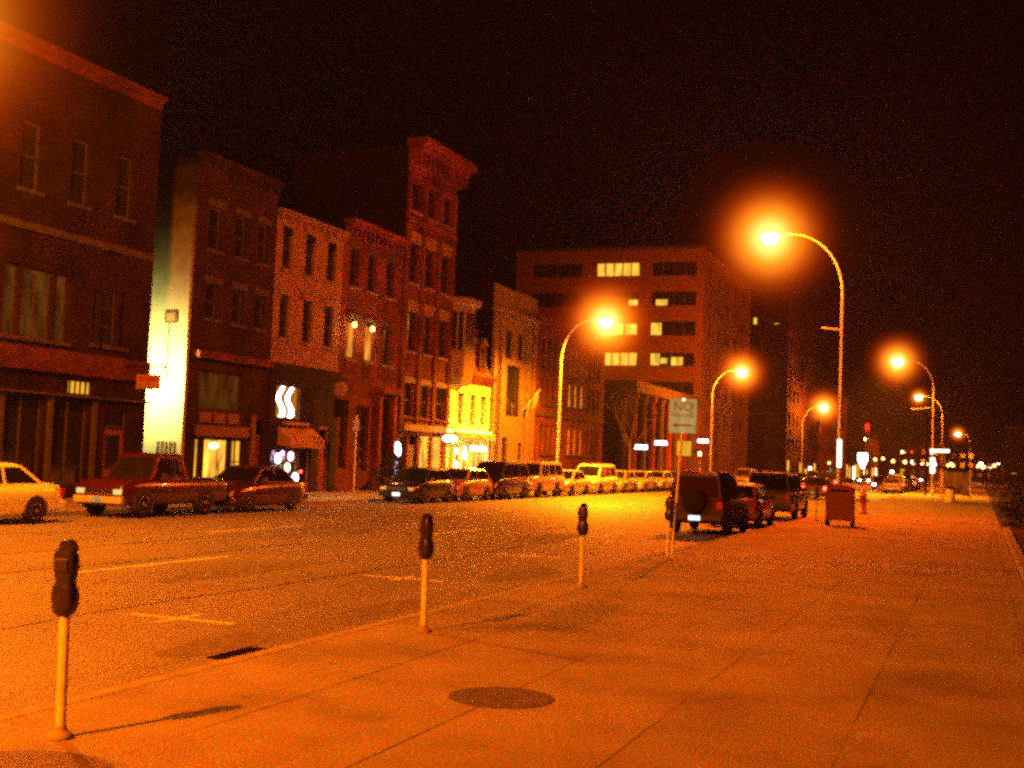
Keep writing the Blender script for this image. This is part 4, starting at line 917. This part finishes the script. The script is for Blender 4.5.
    MB().box(-hw * .5, hw * .5, f0 - .012, f0 + .1, fz - .05, fz + .09, 0, .012).build('grille', M['chrome'] if kind in ('pickup', 'big_suv', 'suv') else M['plastic'], t)
    fb = MB().box(-hw * .94, hw * .94, f0 - .07, f0 + .2, zb + .06, zb + .24, 0, .03).build('front_bumper', P if kind in ('sedan', 'hatch', 'van') else M['trim_light'], t)
    if plate: MB().box(-.17, .17, f0 - .082, f0 - .072, zb + .08, zb + .22).build('licence_plate', M['plate'] if plate == 'lit' else M['sign_face'], t)
    rz = K['st'][-2][2]; r1 = Y(L); rzb = K['st'][-2][1]
    MB().box(-hw * .94, hw * .94, r1 - .2, r1 + .07, rzb + .08, rzb + .26, 0, .03).build('rear_bumper', P if kind in ('sedan', 'hatch', 'van') else M['plastic'], t)
    for sx in (-1, 1):
        MB().box(*sorted((sx * hw * .93, sx * hw * .72)), r1 - .14, r1 + .012, rz - .3, rz - .08, 0, .012).build('tail_light', M[tail], t)
        MB().box(*sorted((sx * (hw * .93), sx * (hw + .14))), Y(b0 + .42), Y(b0 + .55), zt_at(b0) + .02, zt_at(b0) + .17, 0, .02).build('mirror', M['plastic'], t)
    MB().box(-.17, .17, r1 + .072, r1 + .082, rzb + .10, rzb + .23).build('licence_plate', M['plate'] if plate == 'lit_rear' else M['sign_face'], t)
    for ys in (K['fo'], K['fo'] + K['wb']):
        for sx in (-1, 1): wheel(t, sx * (hw - .09), Y(ys), r, sx)
    if kind == 'pickup':
        mb = MB()
        for a in ((-hw * .82, hw * .82, Y(3.1), Y(4.72), 1.078, 1.083),): mb.box(*a)
        mb.build('bed_cover', M['plastic'], t)
    if spare:
        mb = MB(); mb.lathe([(.1, 0), (.31, 0), (.35, .04), (.35, .17), (.3, .21), (.02, .21)], (0, r1 + .02, .98), 'y', 24); mb.build('spare_wheel', M['tyre'], t)
        MB().box(-hw * .8, hw * .8, Y(1.9), Y(3.9), H + .001, H + .03, 0, .01).build('roof_panel', P, t)
    if kind in ('suv', 'big_suv', 'van'):
        for sx in (-1, 1): MB().tube([(sx * wt * .74, Y(t0 + .35), zr + .045), (sx * wt * .74, Y(t1 - .3), zr + .045)], .018, 6).build('roof_rail', M['plastic'], t)
    return t
XL = -22.2
car('sedan', 'bright white sedan cut off by the left edge of the view', XL, 20.15, col=(.80, .92, .60))
car('pickup', 'red pickup truck parked before the glowing alley wall', XL - .05, 26.95, col=(.05, .006, .004), name='pickup_truck', cat='pickup truck', lights='glow')
car('sedan', 'dark maroon sedan parked right behind the red pickup', XL - .05, 32.1, col=(.05, .012, .012), plate='lit')
car('hatch', 'black hatchback with a bright plate heading the distant row of cars', XL, 45.0, col=(.012, .012, .014), plate='lit')
car('hatch', 'small orange tinted hatchback, second in the distant row', XL, 49.4, col=(.30, .22, .18))
car('van', 'dark minivan, third in the distant row', XL, 53.8, col=(.02, .018, .016), name='parked_van', cat='van')
car('big_suv', 'gold topped sport utility with one bright lamp, fourth in the distant row', XL, 58.8, col=(.55, .48, .36), lights='glow', plate='lit')
car('sedan', 'silver sedan, fifth in the distant row, below the nearest far lamp', XL, 64.5, col=(.6, .58, .52))
car('van', 'white van with a pale roof, sixth in the distant row', XL, 69.8, col=(.75, .72, .62), name='parked_van', cat='van')
car('hatch', 'grey hatchback right behind the white van', XL, 75.6, col=(.3, .27, .22))
car('sedan', 'tan sedan, eighth in the distant row', XL, 80.6, col=(.5, .42, .28))
car('hatch', 'pale hatchback near the end of the distant row', XL, 85.9, col=(.62, .58, .48))
car('sedan', 'last pale sedan in the distant row, just left of the signpost', XL, 90.8, col=(.6, .55, .42))
car('hatch', 'car at the back of the distant row hidden behind the jeep', XL, 96.0, col=(.4, .3, .2))
NG = 'cars parked along the near kerb'
car('suv', 'dark boxy jeep with a spare wheel on its tailgate', -7.68, 35.0, True, (.03, .004, .003), 'parked_jeep', 'jeep', NG, plate='lit_rear', spare=True, rough=.6)
car('hatch', 'red hatchback squeezed between the jeep and the big dark vehicle', -7.75, 41.0, True, (.30, .06, .04), group=NG, rough=.35)
car('big_suv', 'big dark sport utility foremost in the near row of parked cars', -7.65, 47.7, True, (.02, .016, .016), group=NG, rough=.4)
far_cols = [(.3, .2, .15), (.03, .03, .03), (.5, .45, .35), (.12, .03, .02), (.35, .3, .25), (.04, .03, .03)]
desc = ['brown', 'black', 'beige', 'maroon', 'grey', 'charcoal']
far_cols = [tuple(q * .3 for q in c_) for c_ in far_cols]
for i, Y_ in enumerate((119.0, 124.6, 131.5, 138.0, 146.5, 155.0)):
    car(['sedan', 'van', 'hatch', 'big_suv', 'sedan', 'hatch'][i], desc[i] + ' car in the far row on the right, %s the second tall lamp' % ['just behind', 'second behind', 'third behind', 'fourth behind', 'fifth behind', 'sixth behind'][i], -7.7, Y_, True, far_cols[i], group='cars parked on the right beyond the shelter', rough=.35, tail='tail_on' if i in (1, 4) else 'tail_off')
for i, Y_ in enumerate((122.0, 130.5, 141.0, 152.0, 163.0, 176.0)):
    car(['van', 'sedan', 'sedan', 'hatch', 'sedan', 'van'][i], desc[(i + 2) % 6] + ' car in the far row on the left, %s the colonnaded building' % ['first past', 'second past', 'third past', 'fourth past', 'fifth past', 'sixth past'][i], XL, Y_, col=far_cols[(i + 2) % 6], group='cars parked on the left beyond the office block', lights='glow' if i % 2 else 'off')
MG = 'cars driving down the street'
car('sedan', 'oncoming car with two dazzling bluish headlights', -10.1, 138.0, col=(.1, .1, .1), name='moving_car', group=MG, lights='on')
car('sedan', 'smaller oncoming car with white headlights farther off', -8.9, 172.0, col=(.1, .1, .1), name='moving_car', group=MG, lights='on')
car('sedan', 'oncoming car with tiny headlights at the far end of the road', -11.0, 232.0, col=(.1, .1, .1), name='moving_car', group=MG, lights='on')
car('sedan', 'car driving away with glowing red tail lights', -10.4, 84.0, True, (.05, .02, .02), name='moving_car', group=MG, tail='tail_on')
car('sedan', 'third oncoming car, two faint headlights left of the hydrant', -11.9, 265.0, col=(.1, .1, .1), name='moving_car', group=MG, lights='on')
car('hatch', 'oncoming hatchback with headlights beneath the funnel shaped sign', -16.2, 190.0, col=(.1, .1, .1), name='moving_car', group=MG, lights='on')
car('van', 'dark van with red tail lights ahead of the others', -13.4, 118.0, True, (.03, .02, .02), name='moving_van', cat='van', group=MG, tail='tail_on')
car('sedan', 'second car driving away, smaller red tail lights', -9.9, 150.0, True, (.05, .02, .02), name='moving_car', group=MG, tail='tail_on')

# ---------------------------------------------------------------- street furniture
# relay mailbox
t = thing('mailbox', 'dark mailbox tinted by red light on four short legs beside the near row of cars', 'mailbox', (-4.52, 43.9, .1))
mb = MB(); prof = [(-.46, .28), (.46, .28), (.46, 1.28)] + [(.46 * math.cos(a), 1.28 + .16 * math.sin(a)) for a in [PI * i / 10 for i in range(1, 10)]] + [(-.46, 1.28)]
mb.loft([[(p, -.38, q) for p, q in prof], [(p, .38, q) for p, q in prof]]); mb.build('box', M['mail'], t)
MB().box(-.36, .36, -.392, -.382, .4, 1.15, 0, .003).build('door', M['mail'], t); MB().box(-.3, .3, -.43, -.382, 1.2, 1.26, 0, .01).build('handle', M['iron'], t)
MB().box(-.47, .47, -.39, .39, .2, .279).build('base_frame', M['mail'], t)
for a in (-.42, .42):
    for b in (-.34, .34): MB().box(a - .04, a + .04, b - .04, b + .04, 0, .199).build('leg', M['iron'], t)
# hydrant
t = thing('fire_hydrant', 'dull red fire hydrant standing past the mailbox', 'fire hydrant', (-4.9, 57.2, .1))
MB().lathe([(.18, 0), (.2, .03), (.2, .08), (.14, .1), (.13, .75), (.17, .77), (.17, .83), (.15, .85), (.13, .95), (.08, 1.03), (.03, 1.06)], n=16).build('barrel', M['hydrant'], t)
MB().lathe([(.035, 1.05), (.035, 1.12)], n=6).build('top_nut', M['hydrant'], t)
for sx in (-1, 1): MB().lathe([(.06, .1), (.06, .24), (.075, .25), (.075, .29)] if sx > 0 else [(.075, -.29), (.075, -.25), (.06, -.24), (.06, -.1)], (0, 0, .6), 'x', 12).build('side_outlet', M['hydrant'], t)
# far pavement: thin post, yellow sign
t = thing('sign_pole', 'thin post with a small plate on the far pavement before the brick house', 'sign post', (-27.2, 50.6, .12))
MB().tube([(0, 0, 0), (0, 0, 3.6)], .035, 8).build('post', M['pale_pole'], t); MB().box(-.15, .15, -.05, -.042, 2.9, 3.4, 0, .003).build('plate', M['trim_light'], t)
t = thing('road_sign', 'square yellow sign seen just right of the leaning signpost', 'sign', (-23.45, 102.0, .12))
MB().tube([(0, 0, 0), (0, 0, 4.0)], .05, 8).build('post', M['iron'], t); MB().box(-.62, .62, -.07, -.052, 2.6, 3.85, 0, .005).build('plate', emit('yellow_lit_sign', (1, .5, .03), .75, .2, 5), t)
t = thing('street_sign', 'white street name blade on a short post past the second right lamp', 'street sign', (-2.75, 107.5, .1))
MB().tube([(0, 0, 0), (0, 0, 4.2)], .05, 8).build('post', M['steel'], t); MB().box(-1.15, .35, -.05, -.03, 3.7, 3.95, 0, .004).build('blade', M['white_band'], t)
# traffic signals
def signal(x, y, z, label, lens, mast_x, mh=7.2):
    t = thing('traffic_signal', label, 'traffic light', (mast_x, y, .1), 0, 'traffic signals at the next junction')
    dx = x - mast_x; zz = z - .1
    MB().tube([(0, 0, 0), (0, 0, mh)], .08, 8).tube([(0, 0, mh - .05), (dx * .5, 0, mh - .25), (dx, 0, mh)], .018, 6).tube([(dx, 0, mh), (dx, 0, zz + .62)], .03, 6).build('mast', M['iron'], t)
    hd = MB().box(dx - .2, dx + .2, -.14, .14, zz - .6, zz + .6, 0, .03).build('signal_head', M['trim_dark'], t)
    for k, dz in enumerate((.38, 0, -.38)):
        on = k == {'r': 0, 'a': 1}[lens]
        MB().lathe([(.02, -.06), (.13, -.03), (.15, 0)], (dx, -.143, zz + dz), 'y', 14).build('signal_lens', M[{'r': 'sig_red', 'a': 'sig_amber'}[lens]] if on else M['sig_off'], hd)
        mb = MB(); mb.lathe([(.165, -.2), (.17, -.2), (.17, -.001), (.165, -.001)], (dx, -.142, zz + dz), 'y', 14); mb.build('visor', M['iron'], hd)
    if lens == 'r': bulb_light((dx, -.6, zz + .38), 1500, (1, .03, .01), .1, t, 'signal_light')
    return t
signal(-9.35, 112, 5.6, 'traffic signal showing bright red over the right lanes', 'r', -4.4)
signal(-14.3, 118, 6.0, 'traffic signal with an amber glow over the middle of the road', 'a', -24.0)
signal(-15.5, 60 + 52, 2.6, 'low red crossing signal just left of the road centre', 'r', -23.9, 3.6) if False else None
t = thing('crossing_signal', 'small red pedestrian signal on a post below the second far lamp', 'pedestrian signal', (-25.6, 118.3, .12))
MB().tube([(0, 0, 0), (0, 0, 2.6)], .05, 8).build('post', M['steel'], t); h_ = MB().box(-.25, .25, -.15, .15, 2.6, 3.3, 0, .03).build('signal_head', M['iron'], t)
MB().box(-.15, .15, -.17, -.152, 2.75, 3.15).build('signal_lens', emit('ped_red', (1, .22, .1), 14), h_)
# bus shelter
t = thing('bus_shelter', 'small bus shelter with an orange back panel on the right pavement', 'bus shelter', (-1.6, 92.5, .1))
for a in (-.95, .95):
    for b in (-1.7, 1.7): MB().box(a - .04, a + .04, b - .04, b + .04, 0, 2.3).build('post', M['steel'], t)
MB().box(-1.1, 1.1, -1.9, 1.9, 2.302, 2.42, 0, .02).build('roof', M['iron'], t); MB().box(-.9, .9, 1.66, 1.69, .5, 2.1).build('back_panel', emit('shelter_panel', (1, .16, .01), .22, .7, 3), t)
MB().box(.5, .88, -1.4, 1.4, .45, .5, 0, .01).build('bench', M['wood_sign'], t)
t = thing('litter_bin', 'pale litter bin in front of the bus shelter', 'litter bin', (-1.9, 89.5, .1))
MB().lathe([(.28, 0), (.32, .1), (.34, .85), (.3, .9)], n=16).build('drum', M['pale_pole'], t); MB().lathe([(.35, .9), (.33, 1.0), (.1, 1.1)], n=16).build('lid', M['meter_grey'], t)
# globe lamps far away
for i, (x, y, l) in enumerate(((-20.9, 271, 'leftmost of the far globe lamps'), (-17.45, 245, 'globe lamp second from the left, far down the street'), (-19.5, 306, 'third far globe lamp, beside the low dim shops'), (-17.7, 323, 'fourth far globe lamp from the left'),
                               (-14.2, 368, 'far globe lamp left of the bus shelter'), (-9.2, 399, 'far globe lamp showing above the bus shelter roof, left one'), (-7.8, 399, 'far globe lamp showing above the bus shelter roof, right one'),
                               (-.6, 390, 'brighter globe lamp right of the bus shelter'), (1.1, 399, 'globe lamp at the right end of the far pair'),
                               (-6.1, 290, 'far globe lamp midway between the second lamp pole and the street end'), (-4.6, 232, 'far globe lamp just right of the white street name blade'),
                               (.4, 214, 'small globe lamp beyond the bus shelter, low at its right'), (2.6, 260, 'isolated far globe lamp toward the dark right edge'),
                               (-22.0, 196, 'globe lamp in front of the low brick building'), (-22.3, 225, 'globe lamp beside the two square gold windows'))):
    t = thing('globe_lamp', l, 'lamp', (x, y, .1), 0, 'globe lamps far down the street')
    MB().lathe([(.12, 0), (.07, .3), (.05, 2.6), (.05, 2.8 if i >= 9 else 4.1)], n=8).build('post', M['iron'], t)
    q_ = .5 * min(1, y / 330) ** 1.5; hz_ = 4.2 + q_ * .6 - (0 if i < 9 else (.3, .9, 1.2, .5, 1.4, .2)[i - 9])
    MB().lathe([(q_ * .2, -q_ * .95), (q_ * .8, -q_ * .55), (q_, 0), (q_ * .8, q_ * .6), (q_ * .15, q_ * .97)], (0, 0, hz_), n=12).build('globe', M['globe'], t)
    if i % 3 == 0: bulb_light((0, -.9, 4.3), 5000, SOD, .2, t)
# lit funnel shaped sign
t = thing('lit_sign', 'bright white funnel shaped shop sign above the road in the distance', 'sign', (-13.0, 150, .1))
t.location = (-23.9 + 10.9, 150, .1)
MB().loft([[(-.12, -.1, 2.2), (.12, -.1, 2.2), (.12, .1, 2.2), (-.12, .1, 2.2)], [(-.55, -.1, 3.2), (.55, -.1, 3.2), (.55, .1, 3.2), (-.55, .1, 3.2)], [(-.55, -.1, 4.0), (.55, -.1, 4.0), (.55, .1, 4.0), (-.55, .1, 4.0)]]).build('panel', M['white_sign'], t)
MB().tube([(0, 0, 0), (0, 0, 2.2)], .06, 8).build('post', M['iron'], t)

# ---------------------------------------------------------------- plants
def bare_tree(x, y, z, H, label):
    t = thing('bare_tree', label, 'tree', (x, y, z)); rnd = random.Random(5)
    MB().tube([(0, 0, 0), (.05, 0, H * .2), (0, .03, H * .42)], [.13, .11, .09], 8).build('trunk', M['bark'], t)
    mb = MB()
    def br(p, d, l, r, k):
        q = p + d * l; mid = p + d * l * .5 + Vector((rnd.uniform(-.06, .06), rnd.uniform(-.06, .06), 0)) * l
        mb.tube([p, mid, q], [r, r * .8, r * .6], 5)
        if k == 0: return
        for i in range(3 if k > 2 else 2):
            a = Vector((rnd.uniform(-1, 1), rnd.uniform(-1, 1), rnd.uniform(.05, .9))).normalized()
            br(q, (d * .9 + a * .75).normalized(), l * rnd.uniform(.62, .82), r * .6, k - 1)
    for i in range(5):
        a = 2 * PI * i / 5 + .4; br(Vector((0, .03, H * (.3 + .03 * i))), Vector((math.cos(a) * .6, math.sin(a) * .6, 1)).normalized(), H * .2, .06, 4)
    mb.build('crown', M['bark'], t)
bare_tree(-25.6, 92.5, .12, 8.4, 'slim leafless tree on the far pavement by the office block')
def shrub(x, y, z, r, h, label, n=900, seed=1):
    t = thing('shrub', label, 'shrub', (x, y, z)); rnd = random.Random(seed)
    MB().tube([(0, 0, 0), (0, 0, h * .5)], [.05, .03], 6).build('stem', M['bark'], t)
    mb = MB()
    for i in range(n):
        a = rnd.uniform(0, 2 * PI); q = rnd.random() ** .5; zz = rnd.uniform(.05, 1); rr = r * (math.sin(PI * min(1, .15 + zz * .85)) ** .6) * (.85 + .25 * math.sin(a * 3 + zz * 5))
        p = Vector((rr * q * math.cos(a), rr * q * math.sin(a), zz * h)); s = rnd.uniform(.05, .1)
        u = Vector((rnd.uniform(-1, 1), rnd.uniform(-1, 1), rnd.uniform(-1, 1))).normalized() * s; v = u.orthogonal().normalized() * s * .5
        mb.quad(p - u, p + v, p + u, p - v)
    mb.build('foliage', M['leaf'], t)
shrub(FX + 1.6, 53.9, .12, .95, 1.9, 'dark round shrub beside the brick house steps', 1600, 3)
shrub(1.6, 50.0, .09, 1.1, 1.2, 'dark shrub nearest the camera along the right edge', 900, 4)
shrub(1.9, 57.0, .09, 1.3, 1.5, 'dark shrub in the middle of the right edge planting', 1100, 5)
shrub(1.7, 66.0, .09, 1.2, 1.7, 'farthest dark shrub at the right edge of the pavement', 900, 6)
# low stone edging of the right hand bed
t = thing('planter_edge', 'low pale stone edging along the right side of the sidewalk', 'edging', (.85, 14, .1)); o_ = tuple(t.location)
for k in range(18):
    MB().box(.76, .98, 12 + k * 1.9, 12 + k * 1.9 + 1.88, .1, .26, 0, .02).build('edging_stone', M['kerb'], t, o_)

# ---------------------------------------------------------------- world, haze, camera
w = bpy.data.worlds.new('World'); sc.world = w; w.use_nodes = True
nt = w.node_tree; nt.nodes.clear()
wo = nt.nodes.new('ShaderNodeOutputWorld'); bg = nt.nodes.new('ShaderNodeBackground'); sky = nt.nodes.new('ShaderNodeTexSky')
sky.sky_type = 'NISHITA'; sky.sun_disc = False; sky.sun_elevation = math.radians(-8); sky.sun_rotation = math.radians(200)
bg.inputs[1].default_value = .01
nt.links.new(sky.outputs[0], bg.inputs[0]); nt.links.new(bg.outputs[0], wo.inputs[0])
vs_ = nt.nodes.new('ShaderNodeVolumeScatter'); vs_.inputs['Density'].default_value = .00016; vs_.inputs['Anisotropy'].default_value = .35
vs_.inputs['Color'].default_value = (1, 1, 1, 1)
nt.links.new(vs_.outputs[0], wo.inputs[1])

cam = bpy.data.cameras.new('Camera'); co = bpy.data.objects.new('Camera', cam); C.objects.link(co)
cam.sensor_width = 36; cam.lens = 36 * 1220 / 1024; cam.clip_end = 3000; cam.clip_start = .05
R = ((0.93322288, -0.01391606, 0.35902842), (0.35729303, -0.06947364, -0.93140491), (0.0379045, 0.99748672, -0.05986228))
co.matrix_world = Matrix(((*R[0], 0), (*R[1], 0), (*R[2], 2.05), (0, 0, 0, 1)))
sc.camera = co
sc.view_settings.view_transform = 'Standard'; sc.view_settings.look = 'None'; sc.view_settings.exposure = 0; sc.view_settings.gamma = 1
sc.cycles.use_denoising = False
sc.cycles.filter_width = 3.0
sc.cycles.max_bounces = 5; sc.cycles.diffuse_bounces = 3; sc.cycles.glossy_bounces = 2; sc.cycles.volume_bounces = 0; sc.cycles.transparent_max_bounces = 4
sc.cycles.sample_clamp_direct = 0; sc.cycles.sample_clamp_indirect = 3
sc.cycles.caustics_reflective = False; sc.cycles.caustics_refractive = False
sc.cycles.use_light_tree = True
sc.cycles.use_adaptive_sampling = True; sc.cycles.adaptive_threshold = .12; sc.cycles.adaptive_min_samples = 16
